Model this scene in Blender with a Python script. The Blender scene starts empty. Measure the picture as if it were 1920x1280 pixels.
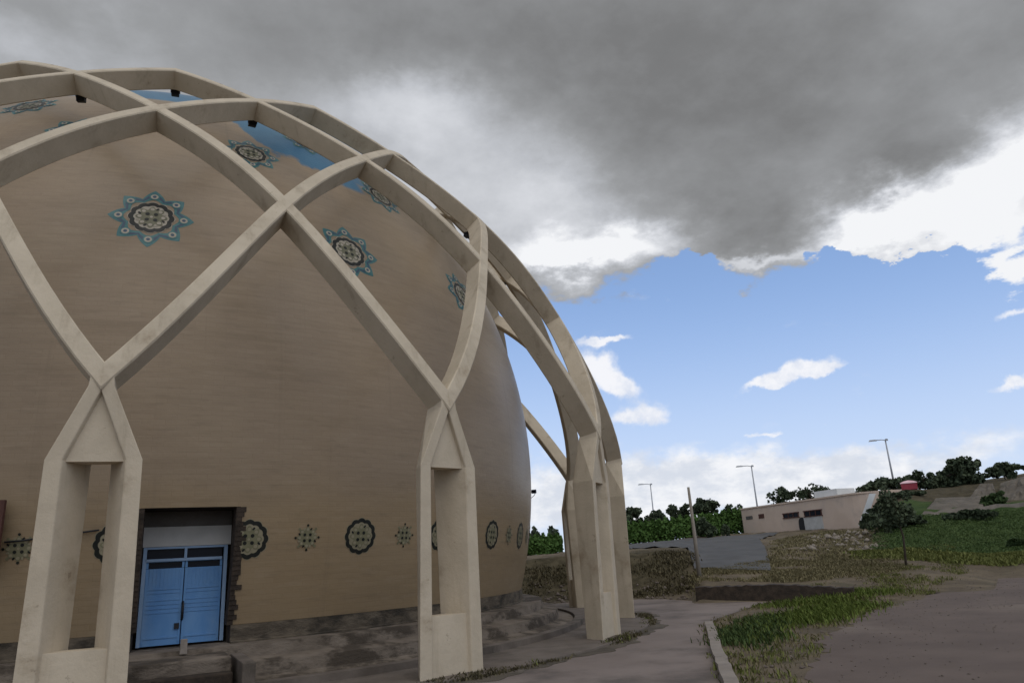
import bpy, math, random
import numpy as np
from mathutils import Matrix, Vector
random.seed(7); rng = np.random.default_rng(7)
R = math.radians
scene = bpy.context.scene
COL = scene.collection

# ------------------------------------------------------------------ camera
CAM = np.array([0.0, -29.066, 2.06])
YAW, PIT, ROL, FPX = 0.44076, 0.28890, -0.05693, 1372.38
_cy, _sy, _cp, _sp = math.cos(YAW), math.sin(YAW), math.cos(PIT), math.sin(PIT)
FW = np.array([_sy*_cp, _cy*_cp, _sp]); _rt = np.array([_cy, -_sy, 0.0]); _up = np.cross(_rt, FW)
RT = _rt*math.cos(ROL) + _up*math.sin(ROL); UP = _up*math.cos(ROL) - _rt*math.sin(ROL)
cam_d = bpy.data.cameras.new("camera"); cam = bpy.data.objects.new("camera", cam_d); COL.objects.link(cam)
cam_d.sensor_fit = 'HORIZONTAL'; cam_d.sensor_width = 36; cam_d.lens = FPX/1920*36
cam_d.clip_start = 0.1; cam_d.clip_end = 6000
cam.matrix_world = Matrix(((RT[0], UP[0], -FW[0], CAM[0]), (RT[1], UP[1], -FW[1], CAM[1]), (RT[2], UP[2], -FW[2], CAM[2]), (0, 0, 0, 1)))
scene.camera = cam

def ray(px, py):
    d = FW + RT*(px-960)/FPX + UP*(640-py)/FPX
    return d/np.linalg.norm(d)
def at(px, py, dist):                       # point seen at a pixel, dist metres away over the ground
    d = ray(px, py); return CAM + d*(dist/math.hypot(d[0], d[1]))
def gp(px, py, z=0.0):                      # point on the level z
    d = ray(px, py); return CAM + d*((z-CAM[2])/d[2])

# ------------------------------------------------------------------ exposure, sun, sky
scene.view_settings.view_transform = 'Standard'; scene.view_settings.look = 'None'
scene.view_settings.exposure = 0.25; scene.view_settings.gamma = 1
scene.cycles.max_bounces = 6; scene.cycles.use_denoising = True
SUN_EL, SUN_AZ = R(62), R(175)              # azimuth from +Y towards +X
sd = bpy.data.lights.new("sun", 'SUN'); sd.energy = 0.9; sd.angle = R(70); sd.color = (1.0, 0.95, 0.87)
sun = bpy.data.objects.new("sun", sd); COL.objects.link(sun)
sv = Vector((math.sin(SUN_AZ)*math.cos(SUN_EL), math.cos(SUN_AZ)*math.cos(SUN_EL), math.sin(SUN_EL)))
sun.rotation_euler = sv.to_track_quat('Z', 'Y').to_euler(); sun.location = (0, 0, 60)

class NT:
    """small helper to write node trees"""
    def __init__(s, tree): s.t = tree; s.n = tree.nodes; s.l = tree.links
    def new(s, typ, **kw):
        n = s.n.new(typ)
        for k, v in kw.items(): setattr(n, k, v)
        return n
    def put(s, sock, v):
        if hasattr(v, 'is_output'): s.l.new(v, sock)
        elif v is not None: sock.default_value = v
    def math(s, op, a, b=None, c=None, clamp=False):
        n = s.new('ShaderNodeMath', operation=op, use_clamp=clamp)
        for i, v in enumerate((a, b, c)): s.put(n.inputs[i], v)
        return n.outputs[0]
    def vec(s, op, a, b=None, scale=None):
        n = s.new('ShaderNodeVectorMath', operation=op)
        s.put(n.inputs[0], a)
        if b is not None: s.put(n.inputs[1], b)
        if scale is not None: s.put(n.inputs[3], scale)
        return n.outputs['Value'] if op in ('DOT_PRODUCT', 'LENGTH') else n.outputs[0]
    def noise(s, v, scale, detail=4, rough=.55, lac=2, dist=0, color=False):
        n = s.new('ShaderNodeTexNoise'); s.put(n.inputs['Vector'], v)
        n.inputs['Scale'].default_value = scale; n.inputs['Detail'].default_value = detail
        n.inputs['Roughness'].default_value = rough; n.inputs['Lacunarity'].default_value = lac; n.inputs['Distortion'].default_value = dist
        return n.outputs['Color' if color else 'Fac']
    def ss(s, x, lo, hi, a=0.0, b=1.0):
        n = s.new('ShaderNodeMapRange', interpolation_type='SMOOTHSTEP'); s.put(n.inputs[0], x)
        for i, v in enumerate((lo, hi, a, b)): s.put(n.inputs[i+1], v)
        return n.outputs[0]
    def mix(s, f, a, b, blend='MIX'):
        n = s.new('ShaderNodeMix', data_type='RGBA', blend_type=blend); s.put(n.inputs[0], f)
        for sk, v in ((n.inputs[6], a), (n.inputs[7], b)):
            if isinstance(v, (tuple, list)): v = (*v[:3], 1)
            s.put(sk, v)
        return n.outputs[2]
    def scale(s, v, xyz):
        n = s.new('ShaderNodeMapping'); s.put(n.inputs[0], v); n.inputs[3].default_value = xyz; return n.outputs[0]

world = bpy.data.worlds.new("World"); scene.world = world; world.use_nodes = True
def build_world():
    w = NT(world.node_tree); w.n.clear()
    out = w.new('ShaderNodeOutputWorld'); bg = w.new('ShaderNodeBackground'); w.l.new(bg.outputs[0], out.inputs[0])
    sky = w.new('ShaderNodeTexSky', sky_type='NISHITA', sun_disc=False); sky.sun_elevation = SUN_EL; sky.sun_rotation = SUN_AZ
    sky.altitude = 1200; sky.air_density = 1.0; sky.dust_density = 1.0; sky.ozone_density = 2.0
    D = w.vec('NORMALIZE', w.new('ShaderNodeTexCoord').outputs['Generated'])
    sep = w.new('ShaderNodeSeparateXYZ'); w.l.new(D, sep.inputs[0]); dz = sep.outputs[2]
    # cloud-plane coordinates (a flat layer seen in perspective)
    inv = w.math('DIVIDE', 1.0, w.math('ADD', w.math('MAXIMUM', dz, 0.0), 0.22))
    P = w.vec('SCALE', D, scale=inv)
    nbig = w.noise(P, 2.2, 7, .58); nfine = w.noise(P, 6.0, 8, .6)
    warp = w.vec('SUBTRACT', w.noise(P, 5.0, 6, .62, color=True), (.5, .5, .5))
    warp2 = w.vec('SUBTRACT', w.noise(D, 26.0, 5, .6, color=True), (.5, .5, .5))
    Dw = w.vec('ADD', D, w.vec('SCALE', warp, scale=0.13))
    Dw = w.vec('ADD', Dw, w.vec('SCALE', warp2, scale=0.022))
    Ds = w.vec('ADD', w.vec('ADD', D, w.vec('SCALE', warp2, scale=0.034)), w.vec('SCALE', warp, scale=0.02))
    def blob(dirv, px, py, rx, ry, wt=1.0, rot=0.0, power=1.0):
        c = ray(px, py)
        e1 = np.cross(c, (0, 0, 1)); e1 /= np.linalg.norm(e1); e2 = np.cross(e1, c)
        a = R(rot); e1, e2 = e1*math.cos(a)+e2*math.sin(a), e2*math.cos(a)-e1*math.sin(a)
        sx, sy = rx/FPX, ry/FPX
        v = w.vec('SUBTRACT', dirv, tuple(c))
        x = w.vec('DOT_PRODUCT', v, tuple(e1/sx)); y = w.vec('DOT_PRODUCT', v, tuple(e2/sy)); z = w.vec('DOT_PRODUCT', v, tuple(c/max(sx, sy)))
        q = w.math('ADD', w.math('ADD', w.math('MULTIPLY', x, x), w.math('MULTIPLY', y, y)), w.math('MULTIPLY', z, z))
        return w.math('MULTIPLY', w.math('POWER', 2.71828, w.math('MULTIPLY', q, -1.0)), wt)
    def total(dirv, lst):
        s = None
        for b in lst:
            v = blob(dirv, *b); s = v if s is None else w.math('ADD', s, v)
        return s
    # the great deck of cloud overhead and its lobes
    cover = total(Dw, [(850, -60, 1500, 330, 1.5), (500, 250, 620, 250, 1.2), (950, 330, 250, 160, 1.0), (1080, 400, 150, 85, .6), (1180, 430, 80, 40, .35), (1390, 300, 210, 120, 1.2), (1410, 420, 110, 55, .75),
                       (1850, 290, 230, 90, 1.5, 10), (1660, 400, 80, 52, .85), (1760, 390, 130, 50, .6), (1905, 500, 55, 45, 1.0), (1275, 500, 50, 55, -.7), (1568, 455, 34, 48, -1.0), (1830, 505, 190, 42, -.55), (1700, 505, 90, 30, -.4), (-200, 500, 500, 600, 1.0)])
    cover = w.math('ADD', cover, w.math('MULTIPLY', w.math('SUBTRACT', w.noise(D, 12.0, 8, .56), .5), .36))
    up = w.ss(dz, .52, .72)
    deck = w.ss(w.math('ADD', cover, w.math('MULTIPLY', up, .8)), .45, .63)
    # small fair-weather clouds
    small = total(Ds, [(1135, 638, 48, 9, 1.1), (1120, 685, 46, 30, 1.1, -25), (1165, 725, 50, 20, 1.1, -15), (1200, 778, 56, 22, 1.2), (1500, 695, 62, 20, 1.2, 8), (1440, 718, 60, 11, .9, 8), (1545, 692, 40, 9, .7),
                       (1905, 718, 34, 10, 1.0), (1445, 817, 22, 7, .8), (1405, 817, 18, 7, .8), (1550, 790, 14, 6, .5), (1905, 590, 30, 9, .8),])
    bank = w.ss(w.math('ADD', total(Ds, [(1085, 920, 260, 60, .9), (1300, 905, 170, 42, .8, 4), (1560, 885, 110, 34, .75, 8), (1790, 850, 150, 34, .5, 8), (1400, 930, 300, 45, .6)]), w.math('MULTIPLY', w.math('SUBTRACT', w.noise(w.scale(D, (1, 1, 1.8)), 15.0, 8, .6), .5), 1.5)), .18, .85)
    smallm = w.ss(w.math('ADD', small, w.math('MULTIPLY', w.math('SUBTRACT', w.noise(D, 34.0, 8, .65), .5), .75)), .34, .95)
    # sky behind the photographer: broken white cloud
    backf = w.ss(w.vec('DOT_PRODUCT', D, tuple(FW)), .35, -.05)
    broken = w.math('MULTIPLY', w.ss(nbig, .40, .58), backf)
    # brightness of the deck
    dark = total(Dw, [(1250, 30, 640, 170, .8), (1370, 270, 250, 170, 1.0), (760, 40, 420, 90, .5), (330, 60, 330, 110, .15), (1900, 150, 260, 80, .35), (1420, 410, 130, 60, .7)])
    lite = total(Dw, [(1850, 350, 195, 62, .8, 12), (1650, 410, 70, 45, .75), (1700, 340, 70, 50, -.25), (1110, 462, 130, 36, .8), (900, 330, 190, 120, .27), (1060, 400, 120, 80, .22), (760, 190, 130, 70, .30), (10, 80, 70, 40, .12), (1040, 495, 90, 26, .55), (1905, 500, 80, 60, .9), (1420, 485, 120, 14, .35)])
    nmid = w.noise(P, 3.6, 9, .62)
    t = w.math('ADD', w.math('ADD', .45, lite), w.math('MULTIPLY', dark, -.17))
    t = w.math('ADD', t, w.math('MULTIPLY', w.math('SUBTRACT', nfine, .5), .26))
    t = w.math('ADD', t, w.math('MULTIPLY', w.math('SUBTRACT', nmid, .5), .30))
    t = w.math('ADD', t, w.math('MULTIPLY', w.math('SUBTRACT', nbig, .5), .26))
    ramp = w.new('ShaderNodeValToRGB'); w.l.new(t, ramp.inputs[0]); cr = ramp.color_ramp
    cr.elements[0].position = 0.0; cr.elements[0].color = (.134, .136, .138, 1)
    cr.elements[1].position = 1.0; cr.elements[1].color = (.76, .77, .79, 1)
    for p_, c_ in ((.2, (.165, .167, .170)), (.42, (.268, .275, .285)), (.62, (.43, .445, .475)), (.8, (.60, .615, .65))):
        e = cr.elements.new(p_); e.color = (*c_, 1)
    skyc = w.vec('SCALE', sky.outputs[0], scale=0.12)
    lowhaze = w.ss(dz, .40, .03)
    skyc = w.mix(w.math('ADD', .38, w.math('MULTIPLY', lowhaze, .50)), skyc, w.mix(lowhaze, (.29, .46, .83), (.53, .62, .80)))
    skyc = w.mix(w.math('MULTIPLY', bank, .9), skyc, w.mix(w.ss(w.noise(w.scale(D, (1, 1, 2)), 18.0, 6, .6), .35, .65), (.58, .61, .67), (.80, .80, .81)))
    c = w.mix(w.math('MULTIPLY', smallm, .93), skyc, w.mix(w.ss(w.noise(D, 22.0, 6, .6), .35, .6), (.60, .64, .73), (.80, .80, .82)))
    c = w.mix(w.math('MULTIPLY', broken, .9), c, (.80, .79, .78))
    front = w.math('SUBTRACT', 1.0, w.math('MULTIPLY', backf, .85))
    c = w.mix(w.math('MULTIPLY', deck, front), c, ramp.outputs[0])
    w.l.new(c, bg.inputs[0]); bg.inputs[1].default_value = 1.0
build_world()

# ------------------------------------------------------------------ helpers: objects
def tag(o, label=None, cat=None, group=None, kind=None):
    if label: o['label'] = label
    if cat: o['category'] = cat
    if group: o['group'] = group
    if kind: o['kind'] = kind
    return o
def empty(name, loc, label, cat, group=None):
    o = bpy.data.objects.new(name, None); COL.objects.link(o); o.location = loc; o.empty_display_size = .3
    return tag(o, label, cat, group)
class MB:
    def __init__(s): s.v = []; s.f = []; s.m = []; s.sm = []
    def quadstrip(s, rings, close=True, cap=True, mat=0, smooth=False):
        b = len(s.v); n = len(rings[0])
        for r_ in rings: s.v += [tuple(map(float, p)) for p in r_]
        for i in range(len(rings)-1):
            for j in range(n if close else n-1):
                k = (j+1) % n
                s.f.append((b+i*n+j, b+i*n+k, b+(i+1)*n+k, b+(i+1)*n+j)); s.m.append(mat); s.sm.append(smooth)
        if cap and close:
            s.f.append(tuple(b+j for j in reversed(range(n)))); s.m.append(mat); s.sm.append(False)
            s.f.append(tuple(b+(len(rings)-1)*n+j for j in range(n))); s.m.append(mat); s.sm.append(False)
        return s
    def poly(s, pts, mat=0):
        b = len(s.v); s.v += [tuple(map(float, p)) for p in pts]; s.f.append(tuple(range(b, b+len(pts)))); s.m.append(mat); s.sm.append(False); return s
    def box(s, c, size, M=None, mat=0, taper=1.0):
        x, y, z = [q/2 for q in size]; c = np.array(c, float)
        def tr(p): return c + (M @ np.array(p) if M is not None else np.array(p))
        lo = [tr(p) for p in ((-x, -y, -z), (x, -y, -z), (x, y, -z), (-x, y, -z))]
        hi = [tr(p) for p in ((-x*taper, -y*taper, z), (x*taper, -y*taper, z), (x*taper, y*taper, z), (-x*taper, y*taper, z))]
        return s.quadstrip([lo, hi], mat=mat)
    def tube(s, pts, rad, n=8, mat=0, smooth=True):
        pts = [np.array(p, float) for p in pts]; rad = rad if hasattr(rad, '__len__') else [rad]*len(pts); rings = []
        for i, p in enumerate(pts):
            t = pts[min(i+1, len(pts)-1)] - pts[max(i-1, 0)]; t /= np.linalg.norm(t)
            a = np.array((0, 0, 1.0)) if abs(t[2]) < .9 else np.array((1.0, 0, 0))
            u = np.cross(t, a); u /= np.linalg.norm(u); v = np.cross(t, u)
            rings.append([p + rad[i]*(u*math.cos(q)+v*math.sin(q)) for q in np.arange(n)*2*math.pi/n])
        return s.quadstrip(rings, mat=mat, smooth=smooth)
    def raw(s, verts, faces, mat=0, smooth=False):
        b = len(s.v); s.v += [tuple(p) for p in verts]; s.f += [tuple(i+b for i in q) for q in faces]
        s.m += [mat]*len(faces); s.sm += [smooth]*len(faces); return s
    def build(s, name, mats, parent=None, bevel=0.0):
        me = bpy.data.meshes.new(name); me.from_pydata(s.v, [], s.f)
        for m in (mats if isinstance(mats, (list, tuple)) else [mats]): me.materials.append(m)
        me.polygons.foreach_set('material_index', s.m); me.polygons.foreach_set('use_smooth', s.sm); me.update()
        o = bpy.data.objects.new(name, me); COL.objects.link(o)
        if parent is not None:
            o.parent = parent; bpy.context.view_layer.update()
            o.matrix_parent_inverse = Matrix.Translation(-Vector(parent.location)) if parent.parent is None else Matrix.Identity(4)
        if bevel:
            b = o.modifiers.new('bevel', 'BEVEL'); b.width = bevel; b.segments = 2; b.limit_method = 'ANGLE'; b.angle_limit = R(40)
        return o
def norm(v): v = np.array(v, float); return v/np.linalg.norm(v)

# ------------------------------------------------------------------ helpers: materials
MATS = {}
def material(name, c1, c2=None, scale=3.0, rough=.85, detail=5, bump=0.0, bscale=20.0, spec=.3, stretch=None, c3=None, s3=.4, w3=(.55, .7), metal=0):
    m = bpy.data.materials.new(name); m.use_nodes = True; w = NT(m.node_tree); b = w.n['Principled BSDF']
    co = w.new('ShaderNodeTexCoord').outputs['Object']
    if stretch: co = w.scale(co, stretch)
    col = (*c1, 1)
    if c2: col = w.mix(w.ss(w.noise(co, scale, detail, .6), .3, .7), c1, c2)
    if c3: col = w.mix(w.ss(w.noise(co, s3, 6, .65), *w3), col, c3)
    w.put(b.inputs['Base Color'], col); b.inputs['Roughness'].default_value = rough; b.inputs['Specular IOR Level'].default_value = spec; b.inputs['Metallic'].default_value = metal
    if bump:
        bn = w.new('ShaderNodeBump'); bn.inputs['Strength'].default_value = bump; bn.inputs['Distance'].default_value = .03
        w.l.new(w.noise(co, bscale, 6, .65), bn.inputs['Height']); w.l.new(bn.outputs[0], b.inputs['Normal'])
    MATS[name] = m; return m
M_CONC = material('pale_painted_concrete', (.44, .370, .270), (.52, .44, .325), 1.2, .8, bump=.3, bscale=14, c3=(.27, .205, .13), s3=.8, w3=(.54, .80))
def weather(m, streak, chip):
    w = NT(m.node_tree); b = w.n['Principled BSDF']; src = b.inputs['Base Color'].links[0].from_socket
    co = w.new('ShaderNodeTexCoord').outputs['Object']
    st = w.ss(w.noise(w.scale(co, (2.4, 2.4, .22)), 1.0, 6, .65), .52, .74); ch = w.ss(w.noise(co, 3.2, 5, .7), .66, .70)
    c = w.mix(w.math('MULTIPLY', st, streak), src, (.20, .150, .095)); c = w.mix(w.math('MULTIPLY', ch, chip), c, (.15, .115, .075))
    w.l.new(c, b.inputs['Base Color'])
weather(M_CONC, .38, .35)
M_TERR = material('terrace_concrete', (.125, .100, .076), (.190, .155, .120), 1.4, .92, bump=1.0, bscale=6, c3=(.060, .047, .034), s3=1.0, w3=(.46, .60), stretch=(1, 1, 2))
M_STONE = material('dark_stone', (.068, .054, .038), (.135, .108, .076), 2.5, .92, bump=1.0, bscale=7, c3=(.035, .029, .021), s3=1.1, w3=(.46, .62), stretch=(1, 1, 2.2))
M_STONE2 = material('worn_paving', (.098, .080, .064), (.150, .124, .102), 1.3, .9, bump=.5, bscale=9, c3=(.06, .05, .038), s3=.5)
M_PATH = material('path_asphalt', (.150, .120, .103), (.200, .163, .142), .5, .9, bump=.35, bscale=30, c3=(.085, .070, .060), s3=.35, w3=(.46, .68))
M_LOT = material('brown_gravel', (.094, .070, .057), (.122, .092, .075), .55, .95, detail=10, bump=.12, bscale=70, c3=(.150, .118, .094), s3=.25, w3=(.50, .72))
M_ROAD = material('road_asphalt', (.068, .067, .066), (.09, .088, .086), .3, .9, bump=.3, bscale=20)
M_KERB = material('kerb_concrete', (.185, .158, .132), (.25, .215, .18), 2, .9, bump=.4, bscale=16, c3=(.10, .085, .07), s3=1.3)
M_BLUE = material('blue_painted_steel', (.075, .205, .43), (.115, .255, .47), 2, .5, spec=.4, c3=(.16, .27, .42), s3=1.2, w3=(.5, .8), stretch=(1, 1, .5))
M_BLUE2 = material('light_blue_trim', (.20, .30, .44), (.24, .34, .48), 3, .5)
M_GLASS = material('dark_glass', (.006, .008, .014), rough=.25, spec=.12)
M_DARK = material('black_metal', (.012, .012, .014), rough=.5)
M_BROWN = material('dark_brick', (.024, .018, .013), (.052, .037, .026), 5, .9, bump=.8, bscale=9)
M_GREYP = material('grey_white_plaster', (.40, .39, .36), (.48, .47, .44), 1.6, .85, bump=.2)
M_LINT = material('dirty_lintel', (.085, .078, .068), (.12, .11, .10), 2.0, .85, bump=.3)
M_WOOD = material('weathered_wood', (.21, .185, .15), (.30, .265, .22), 5, .85, bump=.3, stretch=(1, 1, .15))
M_REDW = material('dark_red_wood', (.060, .026, .020), (.10, .042, .03), 4, .75, stretch=(1, 1, .2))
M_STEEL = material('grey_steel', (.28, .29, .31), (.34, .35, .36), 4, .45, metal=.4)
M_BARK = material('bark', (.05, .038, .028), (.085, .065, .048), 6, .9, bump=.6, bscale=12, stretch=(1, 1, .3))
M_PINK = material('pinkish_plaster', (.52, .405, .315), (.60, .475, .375), .5, .9, c3=(.44, .355, .29), s3=.25, w3=(.48, .7), bump=.2, bscale=6)
M_PALEW = material('pale_whitewash', (.52, .54, .53), (.62, .63, .62), .7, .85)
M_RED = material('red_canvas', (.24, .035, .05), (.31, .05, .065), 2, .7)
M_WHITE = material('white_plastic', (.72, .72, .72), (.62, .62, .62), 5, .5)
M_YEL = material('yellow_wrapper', (.50, .28, .06), (.42, .20, .05), 6, .6)
M_PEB = material('brown_pebble', (.095, .075, .060), (.15, .12, .098), 2, .9)
M_RUB2 = material('pale_rock', (.16, .135, .11), (.24, .205, .165), 2, .9, bump=.6)
M_SOIL = material('dark_soil', (.055, .045, .033), (.10, .082, .06), 1.5, .95, bump=.8, bscale=8, c3=(.13, .11, .09), s3=.7)
M_RUB = material('rubble_stone', (.085, .072, .056), (.135, .115, .090), 1.2, .9, bump=.9, bscale=4, c3=(.055, .05, .03), s3=.5)
def leaf_material(name, c1, c2):
    m = bpy.data.materials.new(name); m.use_nodes = True; w = NT(m.node_tree); b = w.n['Principled BSDF']
    g = w.new('ShaderNodeNewGeometry').outputs['Random Per Island']
    co = w.new('ShaderNodeTexCoord').outputs['Object']
    f = w.math('ADD', w.math('MULTIPLY', g, .6), w.math('MULTIPLY', w.noise(co, .9, 3), .5), clamp=True)
    w.put(b.inputs['Base Color'], w.mix(f, c1, c2)); b.inputs['Roughness'].default_value = .7; b.inputs['Specular IOR Level'].default_value = .2
    return m
L_DARK = leaf_material('dark_foliage', (.018, .030, .016), (.085, .108, .058))
L_MID = leaf_material('mid_foliage', (.026, .046, .016), (.060, .092, .030))
L_HEDGE = leaf_material('hedge_foliage', (.038, .082, .016), (.080, .145, .032))
L_GRASS = leaf_material('green_grass', (.085, .105, .024), (.175, .180, .052))
L_DRY = leaf_material('dry_grass', (.125, .108, .052), (.195, .165, .085))
L_SCRUB = leaf_material('dry_scrub', (.060, .050, .026), (.115, .096, .050))
L_LUSH = leaf_material('fresh_grass', (.075, .120, .018), (.16, .20, .042))
L_WEED = leaf_material('dark_weeds', (.036, .066, .018), (.082, .118, .034))

# ------------------------------------------------------------------ terrain: height by bearing and distance from the photographer
def zat(px, py, d): return float(at(px, py, d)[2])
def brg(px, py):
    r_ = ray(px, py); return math.degrees(math.atan2(r_[0], r_[1]))
COLS = []
def column(px, ymid, pts):                  # pts: (distance, pixel row) or (distance, None, z)
    COLS.append((brg(px, ymid), [(q[0], zat(px, q[1], q[0]) if q[1] is not None else q[2]) for q in pts]))
COLS.append((-60, [(0, 0), (40, 0), (80, 1), (200, 3), (3000, 6)]))
column(960, 1060, [(0, None, 0), (36, None, 0), (38.5, None, .3), (43, None, 2.0), (70, None, 2.2), (95, None, 2.0), (3000, None, 8)])
column(1190, 1050, [(0, None, 0), (36, None, 0), (38.5, None, .35), (43, 1034), (60, 1029), (75, 1021), (100, None, 2.9), (3000, None, 8)])
column(1292, 1050, [(0, None, 0), (35, None, 0), (37.5, None, .35), (43, 1030), (60, 1020), (80, 1009), (100, None, 3.4), (3000, None, 8)])
column(1310, 1050, [(0, None, 0), (31.6, None, 0), (33, 1094), (38, 1070), (48, 1050), (80, 1008), (100, 1003), (130, None, 3.6), (3000, None, 8)])
column(1440, 1050, [(0, None, 0), (31.6, None, 0), (33, 1097), (37, 1074), (48, 1045), (70, 1012), (90, 998), (130, None, 3.9), (3000, None, 8)])
column(1475, 1050, [(0, None, 0), (31.6, None, 0), (33, 1099), (37, 1076), (46, 1044), (58, 1022), (80, 1003), (88, 996), (130, None, 4), (3000, None, 8)])
column(1600, 1050, [(0, None, 0), (29, None, 0), (38, 1080), (46, 1048), (54, 1022), (60, 1004), (66, 997), (84, 990), (130, None, 4.5), (3000, None, 8)])
column(1642, 1050, [(0, None, 0), (29, None, 0), (38, 1078), (46, 1047), (54, 1020), (60, 1002), (66, 994), (84, 985), (130, None, 4.8), (3000, None, 8)])
column(1668, 1050, [(0, None, 0), (29, None, 0), (38, 1076), (47, 1044), (54, 1010), (62, 975), (74, 942), (80, 930), (130, None, 7), (3000, None, 10)])
column(1720, 1030, [(0, None, 0), (33, None, 0), (40, 1068), (48, 1040), (55, 1002), (62, 964), (70, 935), (80, 916), (130, None, 8), (3000, None, 10)])
column(1850, 1000, [(0, None, 0), (42, None, 0), (47, 1050), (50, 1040), (56, 1005), (64, 960), (70, 944), (80, 918), (90, 906), (130, None, 9.5), (3000, None, 12)])
column(1950, 1000, [(0, None, 0), (42, None, 0), (47, 1046), (50, 1036), (56, 1000), (64, 952), (72, 934), (80, 912), (90, 898), (130, None, 10), (3000, None, 12)])
COLS.append((75, [(0, 0), (44, 0), (60, 4), (90, 9), (3000, 12)]))
COLS.append((110, [(0, 0), (60, 0), (120, 3), (3000, 8)]))
COLS.append((300, [(0, 0), (60, 0), (120, 1), (3000, 6)]))
COLS.sort(key=lambda c: c[0])
_bz = np.array([c[0] for c in COLS])
def height(x, y):
    x = np.asarray(x, float); y = np.asarray(y, float)
    d = np.hypot(x-CAM[0], y-CAM[1]); a = np.degrees(np.arctan2(x-CAM[0], y-CAM[1])); a = np.where(a < -60, a+360, a)
    tab = np.array([np.interp(d, [p[0] for p in c[1]], [p[1] for p in c[1]]) for c in COLS])
    i = np.clip(np.searchsorted(_bz, a)-1, 0, len(COLS)-2); f = np.clip((a-_bz[i])/(_bz[i+1]-_bz[i]), 0, 1)
    z0 = np.take_along_axis(tab, i[None], 0)[0] if tab.ndim > 1 else tab[i]; z1 = np.take_along_axis(tab, (i+1)[None], 0)[0] if tab.ndim > 1 else tab[i+1]
    z = z0*(1-f)+z1*f
    rough = np.clip((d-37)/8, 0, 1)*np.where(np.hypot(x, y) < 19, 0, 1)
    bumps = .10*np.sin(x*1.3+1.7*np.sin(y*.7))*np.sin(y*1.1+1.3*np.sin(x*.9)) + .05*np.sin(x*3.1+y*2.3)*np.sin(y*3.7-x*1.9)
    return z + rough*bumps*np.clip(z*1.2, 0, 1)
def hz(x, y): return float(height(np.array([x]), np.array([y]))[0])

def inside(poly, x, y):
    c = np.zeros(len(x), bool); n = len(poly)
    for i in range(n):
        x0, y0 = poly[i][:2]; x1, y1 = poly[(i+1) % n][:2]
        k = ((y0 > y) != (y1 > y)) & (x < (x1-x0)*(y-y0)/((y1-y0) if y1 != y0 else 1e-9)+x0); c ^= k
    return c

def build_ground():
    dist = np.concatenate([[0.3], np.arange(2, 30, 1.0), np.arange(30, 66, .45), np.arange(66, 110, 1.0), np.geomspace(111, 3000, 40)])
    ang = np.concatenate([np.arange(-60, 8, 2.0), np.arange(8, 75, .4), np.arange(75, 300, 3.0)])
    dd, aa = np.meshgrid(dist, ang, indexing='ij'); x = CAM[0]+dd*np.sin(np.radians(aa)); y = CAM[1]+dd*np.cos(np.radians(aa))
    z = height(x.ravel(), y.ravel()); n = len(ang); v = np.stack([x.ravel(), y.ravel(), z], 1)
    F = [(i*n+j, i*n+(j+1) % n, (i+1)*n+(j+1) % n, (i+1)*n+j) for i in range(len(dist)-1) for j in range(n)]
    m = bpy.data.materials.new('dry_earth_and_grass'); m.use_nodes = True; w = NT(m.node_tree); b = w.n['Principled BSDF']
    co = w.new('ShaderNodeTexCoord').outputs['Object']
    at_ = w.new('ShaderNodeAttribute', attribute_name='meadow').outputs['Fac']
    earth = w.mix(w.ss(w.noise(co, .7, 6, .65), .35, .65), (.098, .078, .055), (.150, .120, .082))
    earth = w.mix(w.ss(w.noise(co, .22, 6, .65), .5, .7), earth, (.082, .072, .045))
    green = w.mix(w.ss(w.noise(co, .5, 6, .65), .35, .65), (.028, .050, .014), (.050, .075, .022))
    f = w.ss(w.math('ADD', at_, w.math('MULTIPLY', w.math('SUBTRACT', w.noise(co, .35, 5, .6), .5), .5)), .35, .65)
    scr = w.new('ShaderNodeAttribute', attribute_name='scrub').outputs['Fac']
    earth = w.mix(scr, earth, w.mix(w.ss(w.noise(co, 1.6, 6, .65), .35, .65), (.042, .035, .020), (.085, .070, .042)))
    w.put(b.inputs['Base Color'], w.mix(f, earth, green)); b.inputs['Roughness'].default_value = .95; b.inputs['Specular IOR Level'].default_value = .1
    bn = w.new('ShaderNodeBump'); bn.inputs['Strength'].default_value = .7; bn.inputs['Distance'].default_value = .08
    w.l.new(w.noise(co, 4, 8, .7), bn.inputs['Height']); w.l.new(bn.outputs[0], b.inputs['Normal'])
    o = MB().raw(v, F, smooth=True).build('ground', m); tag(o, kind='structure')
    a = np.degrees(np.arctan2(v[:, 0]-CAM[0], v[:, 1]-CAM[1])); d = np.hypot(v[:, 0]-CAM[0], v[:, 1]-CAM[1])
    b0 = brg(1625, 1000)
    g = np.clip((a-b0)/2.0, 0, 1)*np.clip((d-49)/1.5, 0, 1)*np.clip((72-d)/4, 0, 1)
    g = np.maximum(g, np.clip((b0-a)/2, 0, 1)*np.clip((d-92)/5, 0, 1)*.8)
    sc = np.clip((brg(1306, 1060)-a)/.6, 0, 1)*np.clip((d-35.5)/1.5, 0, 1)*np.clip((46-d)/2, 0, 1)*(a > 0)
    sc = np.maximum(sc, np.clip((a-brg(1640, 960))/1.0, 0, 1)*np.clip((d-68)/3, 0, 1)*(a < 100)*np.clip((130-d)/20, 0, 1))
    at3 = o.data.attributes.new('scrub', 'FLOAT', 'POINT'); at3.data.foreach_set('value', sc.astype(np.float32))
    at2 = o.data.attributes.new('meadow', 'FLOAT', 'POINT'); at2.data.foreach_set('value', g.astype(np.float32))
    return o
build_ground()

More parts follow.
